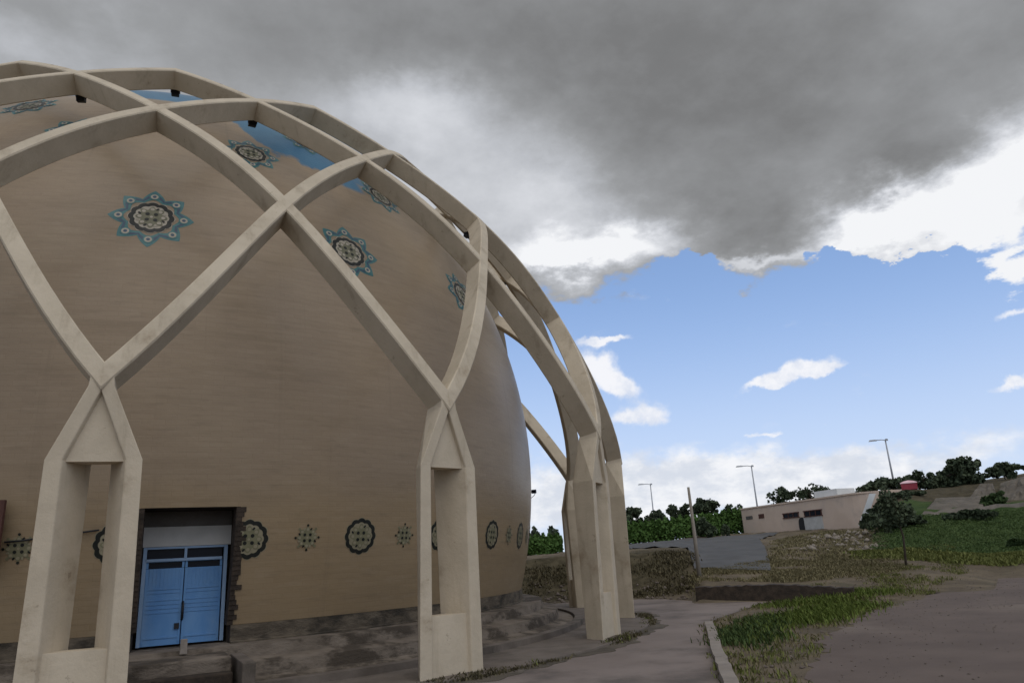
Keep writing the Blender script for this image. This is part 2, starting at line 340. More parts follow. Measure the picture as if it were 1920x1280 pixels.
def sheet(name, pts, mat, z, th=None):
    mb = MB(); mb.poly([(p[0], p[1], z) for p in pts]); o = mb.build(name, mat); tag(o, kind='structure'); return o
KERB = [gp(1322, 1172), gp(1334, 1225), gp(1352, 1280)]
k_dir = norm(KERB[2]-KERB[1]); KEND = KERB[2]+k_dir*9
PATH = [KEND, KERB[2], KERB[1], KERB[0], gp(1345, 1160), gp(1420, 1134), gp(1470, 1129), gp(1310, 1127), gp(1190, 1120), gp(1000, 1118), (10, 14, 0), (-16, 10, 0), (-22, -6, 0), (-18, -40, 0)]
sheet('path', PATH, M_PATH, .012)
GRASS = [KERB[0], gp(1345, 1160), gp(1420, 1134), gp(1480, 1129), gp(1650, 1088), gp(1790, 1066), gp(1815, 1085), gp(1740, 1115), gp(1620, 1150), gp(1545, 1200), gp(1500, 1280), KEND+np.array([2.2, 0, 0]), KEND]
LOT = [KEND+np.array([2.2, 0, 0]), gp(1500, 1280), gp(1545, 1200), gp(1620, 1150), gp(1740, 1115), gp(1815, 1085), gp(1800, 1066), gp(1850, 1061), gp(1960, 1056), (85, -8, 0), (85, -60, 0), (20, -60, 0), (KEND[0]+2.2, -40, 0)]
def ragged(pts, amp, skip_far=60):
    r = np.random.default_rng(5); out = []
    for i in range(len(pts)):
        a, b_ = np.array(pts[i], float)[:2], np.array(pts[(i+1) % len(pts)], float)[:2]; L_ = np.linalg.norm(b_-a); n = max(1, int(L_/.30)) if np.hypot(*(a-CAM[:2])) < skip_far and np.hypot(*(b_-CAM[:2])) < skip_far else 1
        for k in range(n):
            p = a+(b_-a)*k/n; out.append((*(p+r.normal(size=2)*amp*(n > 1)+amp*np.array((math.sin(p[0]*1.9), math.sin(p[1]*2.3)))*(n > 1)), 0))
    return out
sheet('gravel_yard', ragged(LOT, .13), M_LOT, .008)
# rising road beyond the low wall: follows the ground 4 cm above it
def road():
    left = [(1300, 39), (1290, 46), (1190, 52), (1170, 62), (1170, 72)]; right = [(1442, 37.5), (1440, 47), (1436, 58), (1428, 70), (1470, 86)]
    mb = MB(); rows = []
    for i in range(len(left)-1):
        for s_ in np.linspace(0, 1, 10, endpoint=(i == len(left)-2)):
            l_ = np.array(left[i])*(1-s_)+np.array(left[i+1])*s_; r_ = np.array(right[i])*(1-s_)+np.array(right[i+1])*s_
            A = at(l_[0], 1040, l_[1]); B = at(r_[0], 1040, r_[1]); row = []
            for t in np.linspace(0, 1, 14):
                p = A*(1-t)+B*t; row.append((p[0], p[1], hz(p[0], p[1])+.10))
            rows.append(row)
    mb.quadstrip(rows, close=False, smooth=True); tag(mb.build('road', M_ROAD), kind='structure')
road()

# ------------------------------------------------------------------ the dome
DA, DB, DZ = 12.8, 13.76, 5.12              # half width, half height, centre height
N = 16; STEP = 2*math.pi/N; PH = -math.pi/2 - 0.07158
def dome_r(z): return DA*math.sqrt(max(0, 1-((z-DZ)/DB)**2))
def azp(a, r, z): return np.array([r*math.sin(a), -r*math.cos(a), z])   # a: azimuth from -Y towards +X
def k2a(k): return k*STEP - 0.07158
Z0, ZT = 1.1, 3.42
def dome_mat():
    m = bpy.data.materials.new('glazed_brick'); m.use_nodes = True; w = NT(m.node_tree); b = w.n['Principled BSDF']
    co = w.new('ShaderNodeTexCoord').outputs['Object']; sp = w.new('ShaderNodeSeparateXYZ'); w.l.new(co, sp.inputs[0])
    az = w.math('ARCTAN2', sp.outputs[0], w.math('MULTIPLY', sp.outputs[1], -1.0)); z = sp.outputs[2]
    cb = w.new('ShaderNodeCombineXYZ'); w.l.new(w.math('MULTIPLY', az, 12.5), cb.inputs[0]); w.l.new(z, cb.inputs[1])
    br = w.new('ShaderNodeTexBrick'); w.l.new(cb.outputs[0], br.inputs['Vector']); br.inputs['Scale'].default_value = 1.0
    br.inputs['Brick Width'].default_value = .42; br.inputs['Row Height'].default_value = .11; br.inputs['Mortar Size'].default_value = .008; br.inputs['Mortar Smooth'].default_value = .4
    br.inputs['Color1'].default_value = (.264, .198, .131, 1); br.inputs['Color2'].default_value = (.279, .211, .140, 1); br.inputs['Mortar'].default_value = (.257, .192, .127, 1)
    och = w.new('ShaderNodeTexBrick'); w.l.new(cb.outputs[0], och.inputs['Vector']); och.inputs['Scale'].default_value = 1.0
    och.inputs['Brick Width'].default_value = .42; och.inputs['Row Height'].default_value = .11; och.inputs['Mortar Size'].default_value = .008; och.inputs['Mortar Smooth'].default_value = .4
    och.inputs['Color1'].default_value = (.272, .197, .114, 1); och.inputs['Color2'].default_value = (.286, .209, .123, 1); och.inputs['Mortar'].default_value = (.266, .191, .108, 1)
    rag = w.noise(w.scale(cb.outputs[0], (.6, 1.5, 1)), 1.0, 4)
    c = w.mix(w.ss(w.math('ADD', z, w.math('MULTIPLY', w.math('SUBTRACT', rag, .5), .5)), 4.3, 3.0), br.outputs[0], och.outputs[0])
    # streaks and stains
    st = w.noise(w.scale(cb.outputs[0], (.28, 2.2, 1)), 1.0, 6, .65)
    c = w.mix(w.math('MULTIPLY', w.ss(st, .45, .75), .40), c, (.175, .128, .080))
    st2 = w.noise(w.scale(cb.outputs[0], (.9, .16, 1)), 1.0, 5, .65)
    c = w.mix(w.math('MULTIPLY', w.ss(st2, .50, .78), .22), c, (.30, .235, .155))
    pt = w.noise(w.scale(cb.outputs[0], (.22, .30, 1)), 1.0, 7, .62)
    c = w.mix(w.math('MULTIPLY', w.ss(pt, .42, .70), .30), c, (.34, .262, .165))
    drip = w.noise(w.scale(cb.outputs[0], (2.6, .10, 1)), 1.0, 4, .6)
    c = w.mix(w.math('MULTIPLY', w.ss(drip, .58, .78), .35), c, (.15, .115, .078))
    dash = w.noise(w.scale(cb.outputs[0], (1.7, 8.5, 1)), 1.0, 3, .6)
    c = w.mix(w.math('MULTIPLY', w.ss(dash, .50, .72), .22), c, (.165, .126, .086))
    dash2 = w.noise(w.scale(cb.outputs[0], (1.3, 7.0, 3)), 1.0, 3, .6)
    c = w.mix(w.math('MULTIPLY', w.ss(dash2, .52, .74), .20), c, (.36, .285, .20))
    # turquoise colour patch on one flank of the crown, with a ragged lower border
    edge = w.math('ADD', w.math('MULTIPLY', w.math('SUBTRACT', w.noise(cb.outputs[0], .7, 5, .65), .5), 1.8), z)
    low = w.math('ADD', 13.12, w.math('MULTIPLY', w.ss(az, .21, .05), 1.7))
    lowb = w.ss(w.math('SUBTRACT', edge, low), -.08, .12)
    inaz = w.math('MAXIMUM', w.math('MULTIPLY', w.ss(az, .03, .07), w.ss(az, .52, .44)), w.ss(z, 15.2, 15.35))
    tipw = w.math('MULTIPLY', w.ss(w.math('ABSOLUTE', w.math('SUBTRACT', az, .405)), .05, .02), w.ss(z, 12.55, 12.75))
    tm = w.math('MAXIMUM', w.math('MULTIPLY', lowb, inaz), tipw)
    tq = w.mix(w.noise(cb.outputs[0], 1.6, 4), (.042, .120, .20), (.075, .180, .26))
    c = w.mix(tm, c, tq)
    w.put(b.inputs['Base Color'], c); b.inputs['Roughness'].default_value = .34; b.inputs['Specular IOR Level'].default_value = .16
    bn = w.new('ShaderNodeBump'); bn.inputs['Strength'].default_value = .25; bn.inputs['Distance'].default_value = .02
    w.l.new(w.math('ADD', w.math('MULTIPLY', br.outputs['Fac'], -.25), w.noise(cb.outputs[0], 9, 5, .6)), bn.inputs['Height']); w.l.new(bn.outputs[0], b.inputs['Normal'])
    return m
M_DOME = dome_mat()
DOOR_L, DOOR_R = R(-2.4), R(6.0)
dome = empty('domed_building', (0, 0, 0), 'big bulging beige brick dome standing inside the concrete lattice, with a blue door', 'building')
def build_dome():
    ang = np.radians(np.arange(0, 360, 1.2)-2.4); n = len(ang)
    zs = list(np.linspace(Z0, ZT, 9)); th0 = math.asin((ZT-DZ)/DB)
    zs += [DZ+DB*math.sin(t) for t in np.linspace(th0, math.pi/2-.004, 70)[1:]]
    v = [azp(a, dome_r(z), z) for z in zs for a in ang]; F = []
    for i in range(len(zs)-1):
        for j in range(n):
            if i < 8 and j < 7: continue
            k = (j+1) % n; F.append((i*n+j, i*n+k, (i+1)*n+k, (i+1)*n+j))
    F.append(tuple((len(zs)-1)*n+j for j in range(n)))
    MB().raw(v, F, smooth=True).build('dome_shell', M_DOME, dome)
    # stone plinth under the shell, interrupted by the doorway
    aa = np.radians(np.arange(6.0, 357.7, 1.2)); mb = MB(); rings = []
    for a in aa: rings.append([azp(a, 12.0, .2), azp(a, 12.34, .2), azp(a, 12.34, .78), azp(a, 12.27, .80), azp(a, 12.27, 1.096), azp(a, 12.0, 1.096)])
    mb.quadstrip(rings); mb.build('plinth', M_STONE, dome)
    # door reveal: cheeks, soffit and floor of the recess
    ac = R(1.8); er = azp(ac, 1, 0); et = np.array([math.cos(ac), math.sin(ac), 0]); RD = 11.72
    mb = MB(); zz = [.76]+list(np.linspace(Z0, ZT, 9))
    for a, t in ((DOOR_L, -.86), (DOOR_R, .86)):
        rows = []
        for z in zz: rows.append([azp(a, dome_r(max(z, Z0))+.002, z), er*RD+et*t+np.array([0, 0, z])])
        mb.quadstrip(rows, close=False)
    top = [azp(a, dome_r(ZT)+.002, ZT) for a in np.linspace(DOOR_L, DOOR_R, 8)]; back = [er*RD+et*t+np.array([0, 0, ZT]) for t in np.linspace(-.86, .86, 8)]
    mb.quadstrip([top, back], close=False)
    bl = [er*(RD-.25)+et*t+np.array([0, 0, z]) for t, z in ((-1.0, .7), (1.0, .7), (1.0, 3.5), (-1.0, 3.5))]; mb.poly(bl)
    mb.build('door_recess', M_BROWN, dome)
    # torn brick edge beside the doorway
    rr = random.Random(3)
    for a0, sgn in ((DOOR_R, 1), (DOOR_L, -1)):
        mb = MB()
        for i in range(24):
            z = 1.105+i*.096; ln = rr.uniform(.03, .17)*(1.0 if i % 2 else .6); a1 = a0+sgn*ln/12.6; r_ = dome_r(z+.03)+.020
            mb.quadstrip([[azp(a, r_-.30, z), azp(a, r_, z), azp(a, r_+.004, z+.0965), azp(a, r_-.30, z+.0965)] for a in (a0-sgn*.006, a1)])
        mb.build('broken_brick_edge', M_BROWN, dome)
    Mx = np.stack([et, er, (0, 0, 1)], 1)
    def L(t, r, z): return et*t+er*r+np.array([0, 0, z])
    MB().box(L(0, RD-.02, 3.26), (1.72, .16, .31), Mx).build('lintel', M_LINT, dome)
    MB().box(L(0, RD+.02, 2.905), (1.72, .18, .394), Mx).build('over_door_panel', M_GREYP, dome)
    door = MB()
    z0, z1 = .80, 2.70
    for t in (-.80, .80): door.box(L(t-.03*np.sign(t), RD+.06, (z0+z1)/2), (.07, .10, z1-z0), Mx)
    door.box(L(-.03, RD+.06, 2.44), (1.464, .10, .055), Mx); door.box(L(0, RD+.06, 2.68), (1.464, .10, .04), Mx)
    door.box(L(-.01, RD+.062, 2.565), (.05, .10, .188), Mx)
    frame = door.build('door', M_BLUE2, dome)
    MB().box(L(-.37, RD+.02, 2.565), (.70, .02, .19), Mx).box(L(.36, RD+.02, 2.565), (.68, .02, .19), Mx).build('transom_pane', M_GLASS, frame)
    for s in (-1, 1):
        lf = MB(); tc = s*.366-.01
        lf.box(L(tc, RD+.045, (z0+2.28)/2), (.716, .05, 2.28-z0-.01), Mx)
        lf.box(L(tc-.335, RD+.046, 2.342), (.045, .05, .12), Mx); lf.box(L(tc+.335, RD+.046, 2.342), (.045, .05, .12), Mx); lf.box(L(tc, RD+.047, 2.405), (.716, .05, .012), Mx)
        for i in range(9): lf.box(L(tc-.28+i*.07, RD+.072, 2.08), (.018, .016, .36), Mx)
        for z in (1.80, 1.66, 1.58, 1.50, 1.42): lf.box(L(tc, RD+.072, z), (.64, .018, .022), Mx)
        for z in (1.88, .95): lf.box(L(tc, RD+.075, z), (.66, .02, .035), Mx)
        lf.box(L(tc-.33, RD+.076, 1.5), (.035, .02, 1.3), Mx); lf.box(L(tc+.33, RD+.076, 1.5), (.035, .02, 1.3), Mx)
        lo = lf.build('door_leaf', M_BLUE, dome)
        MB().box(L(tc, RD+.02, 2.342), (.62, .02, .12), Mx).build('vision_pane', M_GLASS, lo)
        if s > 0: MB().tube([L(-.0, RD+.08, 1.27), L(.0, RD+.15, 1.29), L(.0, RD+.15, 1.58), L(.0, RD+.08, 1.60)], .025).build('handle', M_DARK, lo)
        else: MB().box(L(-.09, RD+.09, 1.15), (.09, .05, .11), Mx).build('padlock', M_DARK, lo)
    return
build_dome()

# medallions of coloured tile set in the dome
T_TEAL = material('teal_tile', (.030, .120, .122), (.055, .165, .155), 9, .4, spec=.4)
T_BLUE = material('deep_blue_tile', (.028, .055, .085), (.04, .075, .11), 9, .4, spec=.4)
T_CREAM = material('cream_tile', (.33, .29, .22), (.40, .35, .27), 9, .5)
T_BLACK = material('black_tile', (.008, .010, .008), (.018, .018, .013), 9, .4)
T_SAGE = material('sage_tile', (.135, .130, .078), (.18, .168, .105), 9, .5)
T_OLIVE = material('olive_tile', (.150, .140, .078), (.19, .175, .10), 9, .5)
T_SAND = material('sand_green_tile', (.235, .205, .130), (.27, .235, .15), 9, .5)
TM = [T_TEAL, T_BLUE, T_CREAM, T_BLACK, T_SAGE]
TM2 = [T_TEAL, T_BLUE, T_SAND, T_BLACK, T_OLIVE]
def on_dome(a0, z0):
    r0 = dome_r(z0); c = azp(a0, r0, z0); n = norm((c[0]/DA**2, c[1]/DA**2, (z0-DZ)/DB**2))
    e1 = np.array([math.cos(a0), math.sin(a0), 0]); e2 = np.cross(n, e1); e2 = e2 if e2[2] > 0 else -e2
    def f(u, v, h):
        p = c+e1*u+e2*v; q = np.array([p[0]/DA, p[1]/DA, (p[2]-DZ)/DB]); q /= np.linalg.norm(q)
        p = np.array([q[0]*DA, q[1]*DA, q[2]*DB+DZ]); return p+n*h
    return f
def disc(mb, f, rad, h, mat, cx=0, cy=0, n=48, hole=0.0):
    """closed curve rad(angle) filled (or as a ring outside hole(angle)), laid on the dome h above it"""
    an = np.arange(n)*2*math.pi/n; R_ = [rad(t) for t in an] if callable(rad) else [rad]*n
    H = [hole(t) for t in an] if callable(hole) else [hole]*n
    v = [f(cx+H[i]*math.cos(t), cy+H[i]*math.sin(t), h) for i, t in enumerate(an)] + [f(cx+(H[i]+R_[i])/2*math.cos(t), cy+(H[i]+R_[i])/2*math.sin(t), h) for i, t in enumerate(an)] + [f(cx+R_[i]*math.cos(t), cy+R_[i]*math.sin(t), h) for i, t in enumerate(an)]
    F = []
    for b in (0, n):
        for i in range(n):
            j = (i+1) % n; q = (b+i, b+j, b+n+j, b+n+i); cc = sum(v[x] for x in q)/4; am = math.atan2(cc[0], -cc[1])
            if cc[2] < ZT and DOOR_L < am < DOOR_R+.003: continue
            F.append(q)
    mb.raw(v, F, mat=mat)
def star(t, n, lo, hi, sharp=1.0, ph=0.0):
    x = abs(((t-ph)*n/(2*math.pi)) % 1.0-.5)*2; return lo+(hi-lo)*x**sharp
def rosette(mb, f, s, h0, ring=True):
    """dark scalloped ring round a pale flower"""
    if ring:
        disc(mb, f, lambda t: s*(.98+.05*math.cos(12*t)), h0, 2, n=96)
        disc(mb, f, lambda t: s*(.90+.08*abs(math.cos(6*t))), h0+.004, 3, n=96, hole=lambda t: s*(.70+.06*abs(math.cos(6*t))))
    disc(mb, f, lambda t: s*(.58+.10*math.cos(8*t)), h0+.008, 4, n=64)
    for i in range(8):
        t = i*math.pi/4; disc(mb, f, lambda q: s*(.07+.02*math.cos(2*(q-t))), h0+.010, 3 if i % 2 else 2, cx=s*.56*math.cos(t+.39), cy=s*.56*math.sin(t+.39), n=12)
    for i in range(8):
        t = i*math.pi/4; disc(mb, f, s*.09, h0+.012, 2, cx=s*.50*math.cos(t), cy=s*.50*math.sin(t), n=12)
    for i in range(4):
        t = i*math.pi/2+.785; disc(mb, f, s*.095, h0+.014, 3, cx=s*.25*math.cos(t), cy=s*.25*math.sin(t), n=12)
    disc(mb, f, s*.07, h0+.014, 2, n=12)
def big_medallion(k, z, size):
    f = on_dome(k2a(k), z); mb = MB()
    disc(mb, f, lambda t: size*star(t, 8, .76, 1.10, 1.0), .003, 0, n=128, hole=lambda t: size*star(t, 8, .60, .72, 1.0))
    disc(mb, f, lambda t: size*star(t, 8, .72, .98, 1.0), .006, 1, n=128, hole=lambda t: size*star(t, 8, .66, .84, 1.0))
    for i in range(8):
        t = i*math.pi/4
        disc(mb, f, size*.135, .010, 0, cx=size*.83*math.cos(t), cy=size*.83*math.sin(t), n=20)
        disc(mb, f, size*.10, .013, 2, cx=size*.83*math.cos(t), cy=size*.83*math.sin(t), n=16)
        disc(mb, f, size*.05, .016, 1, cx=size*.83*math.cos(t), cy=size*.83*math.sin(t), n=10)
    rosette(mb, f, size*.60, .006)
    o = mb.build('star_medallion', TM, dome); return o
def ring_medallion(k, z, s):
    mb = MB(); rosette(mb, on_dome(k2a(k), z), s, .004); mb.build('ring_medallion', TM2, dome)
def flower_medallion(k, z, s):
    f = on_dome(k2a(k), z); mb = MB(); rosette(mb, f, s*1.15, .003, ring=False)
    for i in range(8):
        t = i*math.pi/4; disc(mb, f, s*.09, .012, 3 if i % 2 == 0 else 4, cx=s*.86*math.cos(t), cy=s*.86*math.sin(t), n=10)
    mb.build('flower_medallion', TM2, dome)
for k in range(-2, 4): big_medallion(k, 10.0, .82)
for k in (-1.5, -.5, .5, 1.5, 2.5): big_medallion(k, 12.93, .70)
for k in (-2, -1, 0, 1): big_medallion(k, 14.45, .68)
for k in (-1.5, -1, -.5, 0, .49, 1, 1.5, 2, 2.5, 3): ring_medallion(k, 2.76, .41)
for k in (-1.25, -.75, -.33, .74, 1.25, 1.75, 2.25, 2.75): flower_medallion(k, 2.76, .30)

# ------------------------------------------------------------------ concrete lattice round the dome
LR = np.array([16.0, 14.403, 12.713, 11.002, 9.95]); LZ = np.array([5.271, 9.653, 12.427, 14.315, 15.456])
def spline(xs, ys, d0=None):
    n = len(xs); A = np.zeros((n, n)); b = np.zeros(n); h = np.diff(xs)
    A[0, 0] = 1; A[-1, -1] = 1
    for i in range(1, n-1):
        A[i, i-1] = h[i-1]; A[i, i] = 2*(h[i-1]+h[i]); A[i, i+1] = h[i]; b[i] = 3*((ys[i+1]-ys[i])/h[i]-(ys[i]-ys[i-1])/h[i-1])
    c = np.linalg.solve(A, b)
    def f(x):
        i = int(np.clip(np.searchsorted(xs, x)-1, 0, n-2)); t = x-xs[i]
        bb = (ys[i+1]-ys[i])/h[i]-h[i]*(2*c[i]+c[i+1])/3; d = (c[i+1]-c[i])/(3*h[i]); return ys[i]+bb*t+c[i]*t*t+d*t**3
    return f
LX = np.array([-.55, 0, 1, 2, 3, 4.0])
fR = spline(LX, np.concatenate([[15.95], LR])); fZ = spline(LX, np.concatenate([[3.6], LZ]))
def lat_point(k, t, s):                     # k: leg number, t: level, s: +1 or -1 direction
    a = k2a(k+s*t*.5); return azp(a, fR(t), fZ(t))
def lat_normal(k, t, s):
    e = 1e-3; dr = fR(t+e)-fR(t-e); dz = fZ(t+e)-fZ(t-e); a = k2a(k+s*t*.5); n = azp(a, dz, 0); n[2] = -dr; return norm(n)
RW, RDp = .31, .53
lattice = empty('concrete_lattice', (0, 0, 0), 'cream concrete lattice of crossing arched ribs on slotted legs around the dome', 'lattice')
def rib_mesh(k, s, t0, t1, off):
    ts = np.linspace(t0, t1, 44); rings = []
    for t in ts:
        P = lat_point(k, t, s); e = 1e-3; T = norm(lat_point(k, t+e, s)-lat_point(k, t-e, s)); n = lat_normal(k, t, s); n = norm(n-T*(n@T)); b = np.cross(T, n)
        w = RW*(1-.055*t)/2; c = .025
        pr = [(-w, -c), (-w+c, 0), (w-c, 0), (w, -c), (w, -RDp+c), (w-c, -RDp), (-w+c, -RDp), (-w, -RDp+c)]
        pr = [(x, y+off) for x, y in pr]
        ring = [P+b*x+n*y for x, y in pr]
        if t in (ts[0], ts[-1]):            # mitre against the mirrored rib
            a = k2a(k+s*t*.5); et = np.array([math.cos(a), math.sin(a), 0]); ring = [q-T*((q@et)/(T@et)) for q in ring]
        rings.append(ring)
    return MB().quadstrip(rings)
PROTO = {}
for s, off in ((1, .003), (-1, -.001)):
    PROTO[s] = rib_mesh(0, s, 0.0, 4.0, off).build('rib', M_CONC, lattice)
def rot_copy(o, k, par):
    c = o.copy(); COL.objects.link(c); c.parent = par; c.matrix_parent_inverse = Matrix.Identity(4); c.matrix_basis = Matrix.Rotation(k*STEP, 4, 'Z'); return c
for s in (1, -1):
    for k in range(1, N): rot_copy(PROTO[s], k, lattice)
def leg_parts():
    a0 = k2a(0); et = np.array([math.cos(a0), math.sin(a0), 0]); er = azp(a0, 1, 0)
    def L(t, r, z): return et*t+er*(r)+np.array([0, 0, z])
    zs_, zn = 3.92, 5.10
    def post_section(sgn, fo, fi, bi, bo, d, R0, z):   # front-outer, front-inner, back-inner, back-outer
        return [L(-sgn*x, R0+y, z) for x, y in ((-fo, 0), (-fi, 0), (-bi, -d), (-bo, -d))]
    mb = MB()
    for sgn in (1, -1):
        e = .003*sgn
        base = post_section(sgn, .765, .475, .18, .38, .56, 15.87+e, -.3); b1 = post_section(sgn, .75, .465, .18, .38, .56, 15.87+e, 0.2); sh = post_section(sgn, .69, .44, .14, .30, .70, 15.92+e, zs_)
        node = [L(sgn*.19, 15.985+e, zn), L(-sgn*.03, 15.985+e, zn), L(-sgn*.03, 16.0-.56, zn-.03), L(sgn*.17, 16.0-.56, zn-.03)]
        node2 = [L(sgn*.17, 15.985+e, zn+.2), L(-sgn*.03, 15.985+e, zn+.2), L(-sgn*.03, 16.0-.50, zn+.18), L(sgn*.13, 16.0-.50, zn+.18)]
        rings = [base, b1, sh, node, node2]
        if sgn < 0: rings = [list(reversed(q)) for q in rings]
        mb.quadstrip(rings)
    leg = mb.build('leg', M_CONC, lattice, bevel=.02)
    # recessed triangular head and foot slab between the posts
    p = MB(); fr = 15.84
    tri = lambda r, z0, w: [L(-w, r, z0), L(w, r, z0), L(.02, r+.05, 4.98), L(-.02, r+.05, 4.98)]
    p.quadstrip([tri(fr, zs_-.02, .50), tri(fr-.34, zs_-.02, .32)]); head = p.build('head_panel', M_CONC, leg)
    p = MB(); q = lambda z, r: [L(-.50, r, z), L(.50, r, z), L(.30, r-.40, z), L(-.30, r-.40, z)]
    p.quadstrip([q(-.3, 15.80), q(1.12, 15.80)]); foot = p.build('foot_slab', M_CONC, leg)
    return leg, head, foot
LEG = leg_parts()
for k in range(1, N):
    lg = rot_copy(LEG[0], k, lattice)
    for q in LEG[1:]:
        c = q.copy(); COL.objects.link(c); c.parent = lg; c.matrix_parent_inverse = Matrix.Identity(4); c.matrix_basis = Matrix.Identity(4)

# ------------------------------------------------------------------ floodlights
def floodlight(P, aim, label, arm_to=None):
    P = np.array(P, float); t = empty('floodlight', P, label, 'floodlight', 'floodlights on the lattice and dome')
    f = norm(aim); a = np.array((0, 0, 1.0)); u = norm(np.cross(f, a)); v = np.cross(u, f); Mx = np.stack([u, f, v], 1)
    MB().box(P, (.20, .13, .16), Mx).build('lamp_housing', M_DARK, t, bevel=.01)
    MB().box(P+f*.068, (.16, .012, .12), Mx).build('lamp_glass', M_GLASS, t)
    if arm_to is None: arm_to = P+np.array((0, 0, .40))
    mb = MB()
    for s in (-1, 1): mb.tube([P+u*s*.11, P+u*s*.11+(arm_to-P)*.55, arm_to], .014, 6)
    mb.build('bracket', M_DARK, t)
def lat_flood(k, t, s, label, dn=.13):
    P = lat_point(k, t, s); n = lat_normal(k, t, s); Q = P-n*(RDp+dn); floodlight(Q, -azp(k2a(k+s*t*.5), 1, -.15), label, arm_to=P-n*(RDp-.05))
lat_flood(-2, 3, 1, 'black floodlight under the second highest rib crossing of the lattice, leftmost one seen')
lat_flood(-1, 3, 1, 'black floodlight under the rib crossing directly above the painted star with blue border')
lat_flood(0, 3, 1, 'black floodlight under the rib crossing on the dome shoulder against grey cloud')
lat_flood(-2, 4, 1, 'black floodlight hanging below the highest pointed rib peak over the dome crown')
lat_flood(-1, 4, 1, 'black floodlight below the pointed rib peak just over the turquoise patch')
lat_flood(1, 2, 1, 'black floodlight at the rib crossing right beside the foreshortened star medallion')
lat_flood(2, 2, 1, 'black floodlight between two ribs seen against the blue sky')
A = at(1001, 921, 33); floodlight(A, norm((-.7, -.7, -.2)), 'black floodlight on a bent pipe sticking out from the bulging dome side', arm_to=at(994, 935, 33))

# ------------------------------------------------------------------ stone terrace, steps
def ring_block(name, prof, a0, a1, mat, label, cat, step=1.2):
    mb = MB(); rings = []
    for a in np.radians(np.arange(a0, a1+.01, step)): rings.append([azp(a, r, z) for r, z in prof])
    o = mb.quadstrip(rings).build(name, mat); tag(o, label, cat); return o
ring_block('stone_terrace', [(11.6, -.2), (13.92, -.2), (13.90, .14), (13.45, .22), (13.40, .46), (12.95, .52), (12.90, .755), (11.6, .76)], -180, 180, M_TERR, 'brown worn concrete terrace with low steps running round the foot of the dome', 'terrace')
def annulus(name, r0, r1, z, mat, n=600, jag=0.0):
    mb = MB(); jit = lambda a: jag*(math.sin(a*23)+.7*math.sin(a*57+1)+.5*math.sin(a*131+2))
    rings = [[azp(a, r0, z), azp(a, r1+jit(a), z), azp(a, r1+jit(a)+.02, -.1)] for a in np.arange(n+1)*2*math.pi/n]
    tag(mb.quadstrip(rings, close=False, smooth=False).build(name, mat), kind='structure')
annulus('soil_edge', 16.0, 16.62, .022, M_SOIL, jag=.13)
annulus('pavement', 13.2, 16.25, .06, M_STONE2, jag=.03)
ring_block('stone_kerb', [(13.95, 0), (14.25, 0), (14.24, .20), (13.96, .20)], -180, 180, M_STONE2, 'worn low stone kerb curving between the dome terrace and the lattice legs', 'kerb')
def steps():
    ac = R(1.8); er = azp(ac, 1, 0); et = np.array([math.cos(ac), math.sin(ac), 0]); Mx = np.stack([et, er, (0, 0, 1)], 1)
    t = empty('door_steps', tuple(er*13.2), 'brown stone landing and steps leading up to the blue door', 'steps')
    def L(t_, r, z): return et*t_+er*r+np.array([0, 0, z])
    mb = MB(); mb.box(L(-.1, 13.35, .33), (1.7, 1.4, .70), Mx); mb.build('landing', M_TERR, t, bevel=.03)
    mb = MB(); mb.box(L(-.1, 14.22, .22), (1.7, .34, .46), Mx); mb.box(L(-.1, 14.56, .12), (1.7, .34, .26), Mx); mb.build('tread', M_BROWN, t, bevel=.03)
    mb = MB(); mb.box(L(.95, 13.9, .30), (.22, 1.9, .66), Mx); mb.build('cheek_wall', M_STONE2, t, bevel=.02)
    o = MB().box(L(.0, 13.05, .84), (.13, .13, .26), Mx, taper=.9).build('stone_stub', M_KERB, None, bevel=.01); tag(o, 'short pale stone stub standing at the foot of the blue door', 'stone')
steps()

# kerb beside the path
def kerb():
    pts = [KEND, KERB[2], KERB[1], KERB[0]]; mb = MB(); rings = []
    for i in range(len(pts)-1):
        L_ = np.linalg.norm(np.array(pts[i+1])-np.array(pts[i])); nn = max(2, int(L_/.5))
        for s_ in np.linspace(0, 1, nn, endpoint=(i == len(pts)-2)):
            p = np.array(pts[i])*(1-s_)+np.array(pts[i+1])*s_; dr = norm(np.array(pts[i+1])-np.array(pts[i])); q = np.array([-dr[1], dr[0], 0])*-1
            j = random.uniform(-.012, .012)
            rings.append([p+q*.0+np.array((0, 0, -.05)), p+q*.24+np.array((0, 0, -.05)), p+q*(.23+j)+np.array((0, 0, .13+j)), p+q*(.01+j)+np.array((0, 0, .13+j))])
    tag(mb.quadstrip(rings).build('kerb', M_KERB), 'worn concrete kerb edging the pinkish path beside the grass', 'kerb')
kerb()

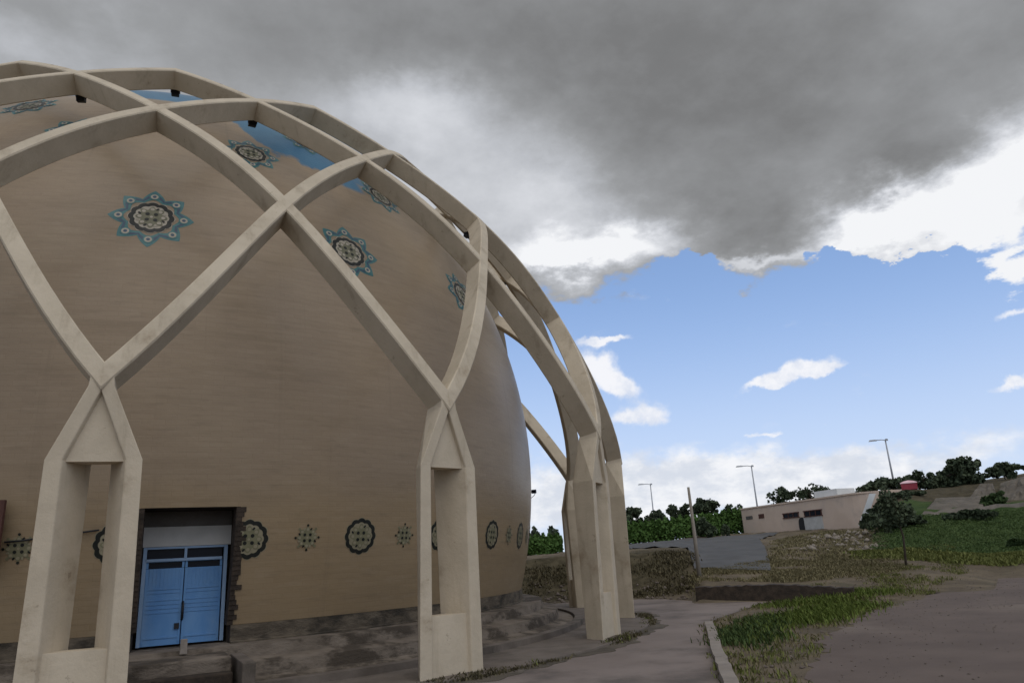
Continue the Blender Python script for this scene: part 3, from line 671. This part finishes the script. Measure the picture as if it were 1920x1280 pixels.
# ------------------------------------------------------------------ left edge: notice board and cable on the dome
def dome_hit(px, py, off=0.0):
    M_ = np.array([1/(DA+off), 1/(DA+off), 1/(DB+off)]); o = M_*(CAM-[0, 0, DZ]); d = M_*ray(px, py)
    A_, B_ = d@d, o@d; t = (-B_-math.sqrt(B_*B_-A_*(o@o-1)))/A_; return CAM+ray(px, py)*t
def board():
    tr, br_ = dome_hit(17, 938, .06), dome_hit(2, 1052, .06)
    a = math.atan2(tr[0], -tr[1]); t = np.array([math.cos(a), math.sin(a), 0]); er = azp(a, 1, 0)
    z1, z0 = tr[2], br_[2]; mb = MB(); w = 1.0
    def q(r_): return [tr-t*w+er*r_+np.array((0, 0, z0-z1)), tr+er*r_+np.array((0, 0, z0-z1)), tr+er*r_, tr-t*w+er*r_]
    Mx = np.stack([t, er, (0, 0, 1)], 1); c = tr-t*w/2+er*.12; c[2] = (z0+z1)/2
    b = empty('wooden_shutter', tuple(c), 'dark red brown wooden shutter fixed to the dome at the picture edge', 'shutter')
    MB().box(c, (w-.16, .05, z1-z0-.16), Mx).build('panel', M_REDW, b)
    fr = MB()
    for s in (-1, 1): fr.box(c+t*s*(w/2-.04)+er*.012, (.08, .09, z1-z0), Mx); fr.box(c+np.array((0, 0, s*((z1-z0)/2-.04)))+er*.01, (w-.162, .09, .08), Mx)
    fr.build('frame', M_REDW, b)
    pts = [dome_hit(px, py, .05) for px, py in ((8, 1016), (40, 1013), (80, 1008), (120, 1002), (150, 998), (186, 993))]
    tag(MB().tube(pts, .018, 6).build('cable', M_DARK), 'thin dark cable strung along the dome wall from the wooden shutter', 'cable')
board()

# ------------------------------------------------------------------ vegetation
def leaf_quads(centres, size, up=.0, aspect=1.0, r=rng):
    n = len(centres); nrm = r.normal(size=(n, 3)); nrm[:, 2] += up; nrm /= np.linalg.norm(nrm, axis=1)[:, None]
    h = r.normal(size=(n, 3)); u = np.cross(nrm, h); u /= np.linalg.norm(u, axis=1)[:, None]; v = np.cross(nrm, u)
    s = size*(.6+.8*r.random(n))[:, None]
    P = np.stack([centres-u*s*.5*aspect, centres-v*s*.5, centres+u*s*.5*aspect, centres+v*s*.5], 1).reshape(-1, 3)
    F = (np.arange(n)[:, None]*4+np.arange(4)[None]); return P, F
def np_mesh(name, P, F, mat, parent=None):
    me = bpy.data.meshes.new(name); n = len(F); k = F.shape[1]
    me.vertices.add(len(P)); me.vertices.foreach_set('co', np.asarray(P, np.float32).ravel()); me.loops.add(n*k); me.loops.foreach_set('vertex_index', F.ravel().astype(np.int32))
    me.polygons.add(n); me.polygons.foreach_set('loop_start', (np.arange(n)*k).astype(np.int32)); me.update(calc_edges=True); me.validate()
    me.materials.append(mat); o = bpy.data.objects.new(name, me); COL.objects.link(o)
    if parent is not None:
        o.parent = parent; o.matrix_parent_inverse = Matrix.Translation(-Vector(parent.location))
    return o
def crown_points(c, rx, rz, n, clumps, r, cone=0.0):
    pts = []
    cl = []
    for _ in range(clumps):
        d = r.normal(size=3); d /= np.linalg.norm(d); q = d*(.35+.55*r.random())
        if cone: q[:2] *= (1-cone*(q[2]+1)/2)
        cl.append((q, .17+.20*r.random()))
    per = n//clumps
    for q, s in cl:
        d = r.normal(size=(per, 3)); d /= np.linalg.norm(d, axis=1)[:, None]; d *= (r.random(per)**.45)[:, None]*s
        pts.append(q+d)
    p = np.concatenate(pts); return np.array(c)+p*np.array([rx, rx, rz])
def tree(base, h, crown_w, label, group=None, name='tree', leafmat=None, leaf=.32, n=1900, trunk=.22, cone=0.0, clumps=22, seed=0, cat='tree', lean0=.03, tr0=None):
    r = np.random.default_rng(seed+11); base = np.array(base, float); t = empty(name, tuple(base), label, cat, group)
    rx = crown_w/2; rz = (h*(1-trunk))/2; c = base+np.array((0, 0, h-rz))
    P, F = leaf_quads(crown_points(c, rx*1.12, rz*1.08, n, clumps, r, cone), leaf, r=r); np_mesh('crown', P, F, leafmat or L_DARK, t)
    mb = MB(); tr = tr0 or max(.05, h*.022); lean = r.normal(size=2)*lean0*h
    top = c+np.array((lean[0], lean[1], rz*.2)); mid = base*.5+top*.5+np.array((r.normal()*.02*h, r.normal()*.02*h, 0))
    mb.tube([base-np.array((0, 0, .2)), mid, top], [tr*1.25, tr*.9, tr*.35], 8)
    for i in range(6):
        a = r.random()*6.28; q = c+np.array((math.cos(a)*rx*.65, math.sin(a)*rx*.65, rz*(r.random()*.9-.3))); b0 = mid*(.5-.05*i)+top*(.5+.05*i)
        mb.tube([b0, (b0+q)/2+np.array((0, 0, .1*rz)), q], [tr*.5, tr*.35, tr*.12], 6)
    mb.build('trunk', M_BARK, t); return t
def ptree(px, ytop, ybase, wpx, d, label, group=None, **kw):
    b = at(px, ybase, d); g = hz(b[0], b[1]); z1 = at(px, ytop, d)[2]; m = d/FPX
    return tree((b[0], b[1], min(g, b[2])), z1-min(g, b[2]), wpx*m, label, group, **kw)
G1 = 'trees in the row behind the hedge'
ptree(1190, 953, 985, 36, 92, 'round dark tree in the row behind the hedge, closest to the lattice leg', G1, seed=1, trunk=.45)
ptree(1231, 955, 985, 38, 92, 'round dark tree behind the hedge at the foot of the thin far lamp post', G1, seed=2, trunk=.45)
ptree(1272, 946, 985, 42, 90, 'dark tree behind the hedge just before the bare wooden pole', G1, seed=3, trunk=.45)
ptree(1318, 932, 985, 56, 88, 'tallest spreading dark tree behind the hedge, beside the wooden pole', G1, seed=4, trunk=.45, n=2000)
ptree(1369, 944, 968, 22, 110, 'small dark tree showing over the hedge before the pink building', G1, seed=5, trunk=.45, n=600)
ptree(1390, 944, 968, 12, 110, 'tiny dark treetop touching the end of the pink building roof', G1, seed=6, trunk=.5, n=300)
G2 = 'trees behind the pink building'
ptree(1476, 911, 985, 44, 112, 'dark ragged tree rising behind the pink roof, the smaller of two', G2, seed=7, trunk=.3)
ptree(1532, 897, 985, 56, 112, 'dark round tree rising behind the pink roof, the larger of two', G2, seed=8, trunk=.3, n=2000)
ptree(1557, 922, 975, 12, 108, 'tiny dark treetop beside the white roof box of the pink building', G2, seed=9, trunk=.1, n=300)
ptree(1612, 915, 975, 20, 106, 'small dark treetop above the round end of the pink building', G2, seed=10, trunk=.1, n=500)
G3 = 'trees on the hill'
ptree(1664, 890, 945, 70, 84, 'broad dark tree on the hill just before the red and white tent', G3, seed=11, trunk=.12, n=2400)
ptree(1737, 878, 925, 56, 92, 'dark round tree on the hill directly behind the red and white tent', G3, seed=12, trunk=.1, n=2000)
ptree(1768, 888, 925, 42, 92, 'low dark conifer like tree between the tent tree and the tallest hill tree', G3, seed=13, trunk=.08, cone=.5)
ptree(1796, 860, 920, 54, 92, 'tall dark layered tree on the hill top with a feathery outline', G3, seed=14, trunk=.1, n=2200, cone=.3)
ptree(1826, 853, 918, 46, 92, 'tallest dark tree on the hill top with a smooth pointed crown', G3, seed=15, trunk=.08, n=2600, clumps=34, cone=.25)
ptree(1887, 863, 905, 54, 100, 'flat topped dark tree at the far end of the hill top', G3, seed=16, trunk=.15, n=2000)
G4 = 'trees seen between the dome and the legs'
ptree(1001, 985, 1022, 26, 80, 'small dark tree seen in the gap beside the bulging dome', G4, seed=17, trunk=.15, n=700)
ptree(1036, 982, 1022, 28, 85, 'small dark tree seen against the inner lattice leg', G4, seed=18, trunk=.15, n=700)
# sapling on the verge
b = gp(1703, 1086, .12)
tree((b[0], b[1], hz(b[0], b[1])), 3.8, 1.8, 'young dark leaved tree with a thin trunk on the dry verge before the green slope', None, name='sapling', leafmat=L_DARK, leaf=.14, n=1700, trunk=.36, clumps=22, seed=20, lean0=0.0, tr0=.05)
def bush(px, ytop, ybase, wpx, d, label, group=None, mat=None, n=900, leaf=.28, seed=0, depth=1.0, name='bush'):
    r = np.random.default_rng(seed+101); b = at(px, ybase, d); g = hz(b[0], b[1]); z1 = at(px, ytop, d)[2]; h = max(.4, z1-g); rx = wpx*d/FPX/2
    t = empty(name, (b[0], b[1], g), label, 'bush', group)
    p = crown_points((0, 0, 0), 1, 1, n, 16, r); vw = norm((b[0]-CAM[0], b[1]-CAM[1], 0)); sd_ = np.array([vw[1], -vw[0], 0])
    q = np.array([b[0], b[1], g+h*.45])+sd_*(p[:, :1]*rx*1.15)+vw*(p[:, 1:2]*rx*depth)+np.array((0, 0, 1.0))*(p[:, 2:3]*h*.6)
    P, F = leaf_quads(q, leaf, r=r); np_mesh('foliage', P, F, mat or L_MID, t)
    MB().tube([(b[0], b[1], g-.2), (b[0], b[1], g+h*.4)], [.06, .03], 6).build('stem', M_BARK, t)
bush(1867, 922, 960, 38, 68, 'heart shaped dark bush standing on the pale path edge of the slope', seed=1, mat=L_MID, n=1400)
bush(1815, 955, 982, 66, 61, 'low wide dark clipped bush on the green slope', seed=2, mat=L_DARK, n=1800, depth=.5)
bush(1660, 945, 990, 60, 66, 'dark shrub mass on the slope beside the pale wing wall', seed=3, mat=L_DARK, n=2000)
bush(1690, 965, 1020, 80, 58, 'dark shrub low on the green slope behind the sapling', seed=4, mat=L_DARK, n=2200)
bush(1325, 972, 1000, 36, 80, 'dark bush in front of the hedge beside the road', seed=5, mat=L_DARK, n=900)
bush(1362, 980, 1003, 18, 84, 'small dark bush at the road edge near the red drum', seed=6, mat=L_DARK, n=500)
bush(1912, 1010, 1035, 30, 52, 'dark bush at the foot of the green slope by the picture edge', seed=7, mat=L_MID, n=700)
bush(1700, 925, 962, 60, 74, 'dark spreading shrub on the hill just under the red and white tent', seed=8, mat=L_DARK, n=1800)
bush(1640, 960, 1010, 34, 62, 'dark shrub at the foot of the pale wing wall', seed=9, mat=L_DARK, n=1200)
def hedge(pts, label, mat=L_HEDGE, wid=1.6, n=9000, leaf=.32, seed=0):
    r = np.random.default_rng(seed); Q = []
    for i in range(len(pts)-1):
        (p0, t0, d0), (p1, t1, d1) = pts[i], pts[i+1]; m = n//(len(pts)-1); s_ = r.random(m)
        A_, B_ = at(p0, t0, d0), at(p1, t1, d1); c = A_[None]*(1-s_)[:, None]+B_[None]*s_[:, None]
        g = height(c[:, 0], c[:, 1]); h = (c[:, 2]-g)*(1+.10*np.sin(s_*37)+.07*np.sin(s_*91+1)); u = r.random(m)**.6
        vw = norm((c[0, 0]-CAM[0], c[0, 1]-CAM[1], 0)); off = (r.random(m)-.5)*2*wid*np.sqrt(np.clip(1-u**3, 0, 1))*.6
        Q.append(np.stack([c[:, 0]+vw[0]*off, c[:, 1]+vw[1]*off, g+h*u], 1))
    P, F = leaf_quads(np.concatenate(Q), leaf, r=r); b = np.concatenate(Q).mean(0)
    t = empty('hedge', (b[0], b[1], hz(b[0], b[1])), label, 'hedge'); np_mesh('foliage', P, F, mat, t)
    return t
hedge([(1165, 985, 78), (1230, 978, 78), (1310, 968, 82), (1345, 968, 86)], 'long bright green hedge behind the dry bank, left of the wooden pole', n=14000)
hedge([(1330, 965, 97), (1395, 955, 100)], 'green hedge running up to the end of the pink building', n=5000, seed=2)
hedge([(975, 1008, 70), (1052, 1004, 72)], 'green hedge seen between the dome and the inner leg', n=5000, seed=3)

def tufts(poly_pts, count, h, mat, name, label=None, seed=0, blades=5, spread=.10, patchy=0.0, wid=.014):
    r = np.random.default_rng(seed); pp = [(float(p[0]), float(p[1])) for p in poly_pts]; lo = np.min(pp, 0); hi = np.max(pp, 0)
    x = lo[0]+(hi[0]-lo[0])*r.random(count*6); y = lo[1]+(hi[1]-lo[1])*r.random(count*6); k = inside(pp, x, y)
    if patchy: k &= (np.sin(x*1.1+2*np.sin(y*.8))+np.sin(y*1.4+1.5*np.sin(x*.6))+r.normal(size=len(x))*.5) > patchy
    x, y = x[k][:count], y[k][:count]; z = height(x, y)+.008; n = len(x)
    if n == 0: return
    b = np.repeat(np.stack([x, y, z], 1), blades, 0); m = len(b); b[:, :2] += r.normal(size=(m, 2))*spread
    hh = (h*(.45+.9*r.random(m)))[:, None]; a = r.random(m)*6.28; dirv = np.stack([np.cos(a), np.sin(a), np.zeros(m)], 1); sidev = np.stack([-np.sin(a), np.cos(a), np.zeros(m)], 1)*wid*(.7+.8*r.random(m))[:, None]
    up = np.array((0, 0, 1.0)); mid = b+up*hh*.6+dirv*hh*.18; tip = b+up*hh*.95+dirv*hh*(.3+.4*r.random(m))[:, None]
    P = np.stack([b-sidev, b+sidev, mid+sidev*.8, tip, mid-sidev*.8], 1).reshape(-1, 3); F = np.arange(m)[:, None]*5+np.arange(5)[None]
    o = np_mesh(name, P, F, mat); tag(o, label, 'grass', kind='stuff'); return o
tufts(GRASS, 2700, .10, L_GRASS, 'grass', 'green and yellowish weedy grass strip between kerb and asphalt', 1, 8, .10, patchy=-.1, wid=.011)
tufts(GRASS, 2600, .07, L_DRY, 'dry_grass', 'dry straw coloured grass in the strip between kerb and asphalt', 2, 7, .12, patchy=-.9, wid=.009)
tufts([gp(1350, 1215), gp(1360, 1180), gp(1400, 1160), gp(1460, 1150), gp(1470, 1190), gp(1420, 1225)], 420, .15, L_WEED, 'weeds', 'dark green weeds clustered just beyond the kerb end', 3, 9, .22, patchy=-.1, wid=.014)
tufts([gp(1420, 1140), gp(1560, 1118), gp(1690, 1118), gp(1620, 1150), gp(1510, 1195), gp(1430, 1205)], 700, .17, L_LUSH, 'tall_grass', 'tall fresh yellowish green grass in the middle of the grass strip', 12, 8, .30, patchy=.25, wid=.013)
tufts([at(1298, 1080, 34), at(1480, 1080, 34), at(1700, 1080, 40), at(1700, 1050, 46), at(1445, 1060, 46), at(1300, 1060, 39)], 6000, .10, L_DRY, 'verge_grass', 'straw coloured grass on the verge above the low wall', 4, 5, .15, patchy=-.6, wid=.02)
tufts([at(1445, 1060, 42), at(1640, 1060, 46), at(1640, 1000, 62), at(1540, 1000, 80), at(1450, 1000, 66)], 2600, .12, L_DRY, 'mound_grass', 'dry grass on the mound in front of the pink building', 5, 5, .2, patchy=-.5, wid=.03)
tufts([at(1600, 1050, 45), at(1930, 1050, 45.5), at(1930, 1040, 50), at(1600, 1040, 49)], 3000, .15, L_GRASS, 'slope_foot_grass', 'yellow green grass band at the foot of the green slope', 6, 6, .2, wid=.03)
tufts([at(1640, 1040, 49), at(1930, 1040, 50), at(1930, 950, 65), at(1640, 960, 62)], 6000, .06, L_WEED, 'slope_grass', 'dark green grass covering the slope', 7, 5, .25, wid=.035)
tufts([at(985, 1060, 37.5), at(1300, 1060, 36), at(1300, 1040, 43), at(985, 1040, 43)], 1300, .12, L_SCRUB, 'bank_grass', 'dry brown scrub on the bank behind the legs', 8, 6, .2, patchy=-.1, wid=.03)
ringpoly = [azp(a, 16.05, 0) for a in np.radians(np.arange(14, 62, 3))]+[azp(a, 16.42, 0) for a in np.radians(np.arange(62, 14, -3))]
tufts(ringpoly, 900, .07, L_SCRUB, 'edge_weeds', 'small dry weeds along the edge of the paving ring at the legs', 9, 6, .06, patchy=-.6)
tufts(ringpoly, 160, .11, L_GRASS, 'edge_grass', 'green grass tufts along the edge of the paving ring', 10, 6, .05, patchy=.3)

def pebbles(poly_pts, n, smin, smax, name, label, mat, seed):
    r = np.random.default_rng(seed); pp = [(float(p[0]), float(p[1])) for p in poly_pts]; lo = np.min(pp, 0); hi = np.max(pp, 0)
    x = lo[0]+(hi[0]-lo[0])*r.random(n*5); y = lo[1]+(hi[1]-lo[1])*r.random(n*5); k = inside(pp, x, y); x, y = x[k][:n], y[k][:n]; z = height(x, y)+.012
    base = np.array([(1, 0, 0), (-1, 0, 0), (0, 1, 0), (0, -1, 0), (0, 0, .7), (0, 0, -.4)], float); tri = np.array([(0, 2, 4), (2, 1, 4), (1, 3, 4), (3, 0, 4), (2, 0, 5), (1, 2, 5), (3, 1, 5), (0, 3, 5)])
    m = len(x); sz = (smin+(smax-smin)*r.random(m)**3)[:, None, None]; P = base[None]*sz*(.6+.8*r.random((m, 6, 3)))
    a = r.random(m)*6.28; ca, sa = np.cos(a)[:, None], np.sin(a)[:, None]; P = np.stack([P[:, :, 0]*ca-P[:, :, 1]*sa, P[:, :, 0]*sa+P[:, :, 1]*ca, P[:, :, 2]], 2)
    P += np.stack([x, y, z], 1)[:, None]; F = (np.arange(m)[:, None, None]*6+tri[None]).reshape(-1, 3)
    tag(np_mesh(name, P.reshape(-1, 3), F, mat), label, 'stones', kind='stuff')
pebbles([gp(1500, 1279), gp(1560, 1195), gp(1640, 1150), gp(1760, 1110), gp(1830, 1075), gp(1919, 1065), gp(1919, 1279)], 900, .010, .032, 'gravel', 'loose small stones scattered over the brown gravel yard', M_PEB, 3)
pebbles([gp(1350, 1275), gp(1335, 1190), gp(1480, 1132), gp(1700, 1095), gp(1640, 1150), gp(1545, 1205), gp(1500, 1275)], 700, .015, .06, 'verge_stones', 'small stones lying among the grass of the strip', M_PEB, 4)
pebbles([at(1190, 1110, 36), at(1300, 1110, 34), at(1300, 1060, 39), at(985, 1060, 40), at(985, 1110, 36)], 420, .03, .16, 'rubble', 'broken stones lying on the dry bank behind the legs', M_PEB, 5)
pebbles([at(1500, 1040, 50), at(1650, 1040, 50), at(1640, 995, 63), at(1520, 1005, 66)], 300, .05, .40, 'mound_rocks', 'rocks and broken slabs on the mound before the pink building', M_RUB2, 6)
for k in (1, 2, 3):
    a = k2a(k); et = np.array([math.cos(a), math.sin(a), 0]); er = azp(a, 1, 0); c = er*15.75
    q = [c+et*x+er*y for x, y in ((-1.05, .25), (1.05, .25), (.8, .62), (-.8, .62))]
    tufts(q, 60, .09, L_SCRUB, 'leg_weeds', 'dry weeds growing round the foot of a lattice leg', 30+k, 7, .08)
# ------------------------------------------------------------------ low wall, pole, lamps, litter
def low_wall():
    a, b_ = at(1303, 1110, 31.9), at(1600, 1104, 31.0); mb = MB(); rings = []
    for s_ in np.linspace(0, 1, 30):
        p = a*(1-s_)+b_*s_; h = hz(p[0], p[1]+1.2)+.12; h = .58-.22*max(0, s_-.55)/.45+.015*math.sin(s_*40)+.02*math.sin(s_*97); dr = norm(b_-a); q = np.array([-dr[1], dr[0], 0])
        rings.append([(p[0], p[1], -.3), (p[0]+q[0]*.1, p[1]+q[1]*.1, h), (p[0]+q[0]*.5, p[1]+q[1]*.5, h+.02), (p[0]+q[0]*.5, p[1]+q[1]*.5, -.3)])
    tag(mb.quadstrip(rings).build('retaining_wall', M_BROWN), 'low dark brown retaining wall holding the grassy verge', 'wall')
low_wall()
def pole():
    p = at(1311, 1078, 36); p[2] = hz(p[0], p[1]); top = at(1289, 913, 36); top = np.array([p[0]*.8+top[0]*.2, p[1]*.8+top[1]*.2, top[2]])
    tag(MB().tube([p-np.array((0, 0, .3)), p*.5+top*.5+np.array((.02, 0, 0)), top], [.11, .085, .06], 10).build('wooden_pole', M_WOOD), 'bare weathered wooden pole standing at the top of the bank beside the road', 'pole')
pole()
def lamp(px, ytop, pxb, yb, d, label, arm_px):
    b = at(pxb, yb, d); g = hz(b[0], b[1]); top = at(px, ytop, d); top = np.array([b[0], b[1], top[2]]); base = np.array([b[0], b[1], min(g, b[2])])
    t = empty('street_lamp', tuple(base), label, 'street lamp', 'street lamps beyond the building')
    MB().tube([base, (base+top)/2, top], [.13, .10, .07], 8).build('pole', M_STEEL, t)
    vw = norm((b[0]-CAM[0], b[1]-CAM[1], 0)); sd_ = np.array([-vw[1], vw[0], 0]); L_ = arm_px*d/FPX
    e = top+sd_*L_+np.array((0, 0, .12*L_))
    MB().tube([top, top+sd_*.4*L_+np.array((0, 0, .10*L_)), e], .05, 6).build('arm', M_STEEL, t)
    MB().box(e+sd_*.35, (.9, .32, .16), np.stack([sd_, vw, (0, 0, 1)], 1), taper=.7).build('lamp_head', M_STEEL, t)
    MB().box(top+np.array((0, 0, .05))-sd_*.12, (.35, .22, .22), np.stack([sd_, vw, (0, 0, 1)], 1), taper=.8).build('pole_cap', M_STEEL, t)
lamp(1408, 874, 1420, 950, 104, 'grey street lamp standing behind the end of the pink building', 16)
lamp(1660, 825, 1675, 900, 96, 'tallest grey street lamp, rising from the broad tree on the hill', 14)
lamp(1218, 908, 1225, 960, 118, 'thin faint street lamp behind the row of round trees', 13)
def crumple(px, py, s, mat, label, cat, seed, name):
    r = np.random.default_rng(seed); g = gp(px, py, .02); mb = MB()
    for i in range(5):
        c = g+np.array((r.normal()*s*.5, r.normal()*s*.3, .02+s*.25*r.random())); v = []; n = 9
        rings = []
        for th in np.linspace(.2, math.pi-.2, 5): rings.append([c+s*.45*(.6+.7*r.random())*np.array((math.sin(th)*math.cos(a), math.sin(th)*math.sin(a), .6*math.cos(th))) for a in np.arange(n)*2*math.pi/n])
        mb.quadstrip(rings)
    tag(mb.build(name, mat), label, cat)
crumple(1201, 1108, .32, M_WHITE, 'crumpled white plastic bag lying at the foot of the dry bank', 'bag', 1, 'plastic_bag')
crumple(1246, 1106, .30, M_YEL, 'crumpled yellow orange wrapper lying at the foot of the dry bank', 'wrapper', 2, 'wrapper')

# ------------------------------------------------------------------ pink building
def house():
    P0 = at(1396, 1003, 98); P1 = at(1600, 984, 83); z0 = min(P0[2], P1[2])-.8; d = P1-P0; d[2] = 0; Lg = np.linalg.norm(d); u = d/Lg; n = np.array([u[1], -u[0], 0])
    if n @ (CAM-P0) < 0: n = -n
    zt = at(1396, 955, 98)[2]; zt2 = at(1600, 927, 83)[2]; ztop = (zt+zt2)/2
    t = empty('pink_building', (P0[0], P0[1], z0), 'long low pinkish plaster building with a rounded end and clerestory windows', 'building')
    def Q(s, o, z): return np.array([P0[0], P0[1], 0])+u*s+n*o+np.array([0, 0, z])
    # plan: straight front, rounded far corner
    rad = 3.2; plan = [(0, 0), (Lg, 0)]+[(Lg+rad*math.sin(a), -rad+rad*math.cos(a)) for a in np.linspace(.15, math.pi, 14)]+[(Lg, -9), (0, -9)]
    dep = [(s, o) for s, o in plan]
    mb = MB(); mb.quadstrip([[Q(s, o, z0) for s, o in dep], [Q(s, o, ztop) for s, o in dep]]); wall = mb.build('wall', M_PINK, t)
    mb = MB(); mb.quadstrip([[Q(s*1.0-.1*(s < .1), o+.12*(o > -1), ztop+.003) for s, o in dep], [Q(s-.1*(s < .1), o+.12*(o > -1), ztop+.16) for s, o in dep]]); mb.build('roof_slab', M_PINK, t)
    Mx = np.stack([u, n, (0, 0, 1)], 1); H = ztop-z0
    def S(px):                              # distance along the front under a pixel column
        r_ = ray(px, 975); a = np.array([[u[0], -r_[0]], [u[1], -r_[1]]]); return float(np.linalg.solve(a, (CAM-P0)[:2])[0])
    def zpx(px, py):
        s = S(px); q = Q(s, 0, 0); return float(at(px, py, math.hypot(q[0]-CAM[0], q[1]-CAM[1]))[2])
    for x0, x1, y0, y1 in ((1471, 1499, 962, 969), (1511, 1543, 957, 966)):
        s0, s1 = S(x0), S(x1); za, zb = zpx((x0+x1)/2, y1), zpx((x0+x1)/2, y0)
        w_ = MB(); w_.box(Q((s0+s1)/2, .03, zb+.05), (s1-s0+.3, .16, .10), Mx); w_.box(Q((s0+s1)/2, .03, za-.05), (s1-s0+.3, .16, .08), Mx)
        for s_ in np.linspace(s0, s1, 4): w_.box(Q(s_, .02, (za+zb)/2), (.10, .12, zb-za), Mx)
        fr = w_.build('window', M_REDW, t); MB().box(Q((s0+s1)/2, .015, (za+zb)/2), (s1-s0, .05, zb-za), Mx).build('pane', M_GLASS, fr)
    for x0, x1, y0, y1 in ((1400, 1412, 967, 973), (1424, 1434, 963, 971)):
        s0, s1 = S(x0), S(x1); za, zb = zpx((x0+x1)/2, y1), zpx((x0+x1)/2, y0)
        MB().box(Q((s0+s1)/2, .02, (za+zb)/2), (s1-s0, .08, zb-za), Mx).build('window', M_LINT if x0 < 1415 else M_REDW, t)
    s0, s1 = S(1497), S(1511); za, zb = zpx(1504, 995), zpx(1504, 969); mb = MB(); arc = [(s0, za), (s1, za)]+[((s0+s1)/2+(s1-s0)/2*math.cos(a), zb-(s1-s0)/2+(s1-s0)/2*math.sin(a)) for a in np.linspace(0, math.pi, 12)]
    mb.quadstrip([[Q(s, -.2, z) for s, z in arc], [Q(s, .035, z) for s, z in arc]]); mb.build('doorway', M_DARK, t)
    s0, s1 = S(1508), S(1543); za, zb = zpx(1525, 992), zpx(1525, 967)
    MB().box(Q((s0+s1)/2, .015, (za+zb)/2), (s1-s0, .06, zb-za), Mx).build('plaster_panel', M_GREYP, t)
    s0, s1 = S(1508), S(1552); MB().box(Q((s0+s1)/2, -3, ztop+.55), (s1-s0, 2.4, .9), Mx, taper=.97).build('roof_box', M_PALEW, t)
    # white wing wall leaning against the round end
    g = [at(1609, 985, 78), at(1622, 985, 78), at(1642, 925, 78), at(1630, 925, 78)]; vw = norm((g[0][0]-CAM[0], g[0][1]-CAM[1], 0))*1.2
    b = MB(); b.quadstrip([[p for p in g], [p+vw for p in g]]); o = b.build('wing_wall', M_PALEW); tag(o, 'pale whitewashed wing wall sloping beside the round end of the pink building', 'wall')
house()

# ------------------------------------------------------------------ hill: tent, stone walls, path edge
def tent():
    c = at(1707, 922, 80); g = hz(c[0], c[1]); t = empty('tent', (c[0], c[1], g), 'small red tent with a whitish top on the hill between dark trees', 'tent'); m = 80/FPX
    zt = at(1703, 900, 80)[2]; w = 23*m/2; vw = norm((c[0]-CAM[0], c[1]-CAM[1], 0)); sd_ = np.array([vw[1], -vw[0], 0])
    def sq(k, z): return [np.array([c[0], c[1], z])+sd_*w*k*a+vw*w*k*b_ for a, b_ in ((-1, -1), (1, -1), (1, 1), (-1, 1))]
    h = zt-g; mb = MB(); mb.quadstrip([sq(1, g+.02), sq(1.02, g+h*.68)], cap=False); mb.build('side_curtain', M_RED, t)
    MB().quadstrip([sq(1.10, g+h*.66), sq(1.06, g+h*.74), sq(.6, g+h*.9), sq(.05, zt)]).build('canopy', material('faded_pink_canvas', (.62, .38, .40), (.70, .50, .52), 2, .7), t)
tent()
def revetment(name, quad, dists, mat, label, thick=1.0):
    pts = [at(px, py, d) for (px, py), d in zip(quad, dists)]; c = sum(pts)/4; vw = norm((c[0]-CAM[0], c[1]-CAM[1], 0))*thick
    # a sloped stone face broken into rows, with depth behind it
    mb = MB(); rows = 7; cols = 12; r = np.random.default_rng(len(name)); front = []
    for i in range(rows):
        t = i/(rows-1); L_ = pts[0]*(1-t)+pts[3]*t; R_ = pts[1]*(1-t)+pts[2]*t
        front.append([L_*(1-s)+R_*s+(vw*.12*r.normal() if 0 < i < rows-1 else 0) for s in np.linspace(0, 1, cols)])
    mb.quadstrip(front, close=False)
    base = [p+vw-np.array((0, 0, .3)) for p in pts]
    mb.quadstrip([[pts[0], pts[1], pts[2], pts[3]], base], cap=False)
    tag(mb.build(name, mat), label, 'wall')
revetment('stone_revetment', [(1726, 966), (1850, 960), (1835, 930), (1755, 933)], [62, 64.5, 71, 70], M_RUB, 'grey sloping stone face set in the green hillside under the trees', 1.5)
revetment('stone_wall', [(1868, 952), (1935, 945), (1935, 888), (1876, 905)], [70, 70, 78, 78], M_RUB, 'tall brownish stone bank at the picture edge on the hill', 3)
revetment('rubble_bank', [(1815, 936), (1870, 934), (1862, 906), (1838, 906)], [72, 72, 77, 77], M_RUB, 'rough pale rubble mound between the two stone faces on the hill', 2)
revetment('broken_slab', [(1618, 1030), (1630, 1030), (1662, 995), (1645, 990)], [54, 54, 60, 60], M_RUB, 'tilted pale stone slab lying on the rocky mound by the slope', .6)
def path_edge():
    pts = [at(px, py, d) for px, py, d in ((1835, 956, 65), (1870, 953, 66), (1900, 949, 66), (1935, 945, 66))]; mb = MB(); rings = []
    for p in pts:
        z = hz(p[0], p[1]); rings.append([(p[0], p[1], z-.2), (p[0]+.5, p[1]+.4, z-.2), (p[0]+.5, p[1]+.4, z+.30), (p[0], p[1], z+.28)])
    tag(mb.quadstrip(rings).build('pale_kerb', M_KERB), 'pale concrete kerb crossing the slope behind the heart shaped bush', 'kerb')
path_edge()
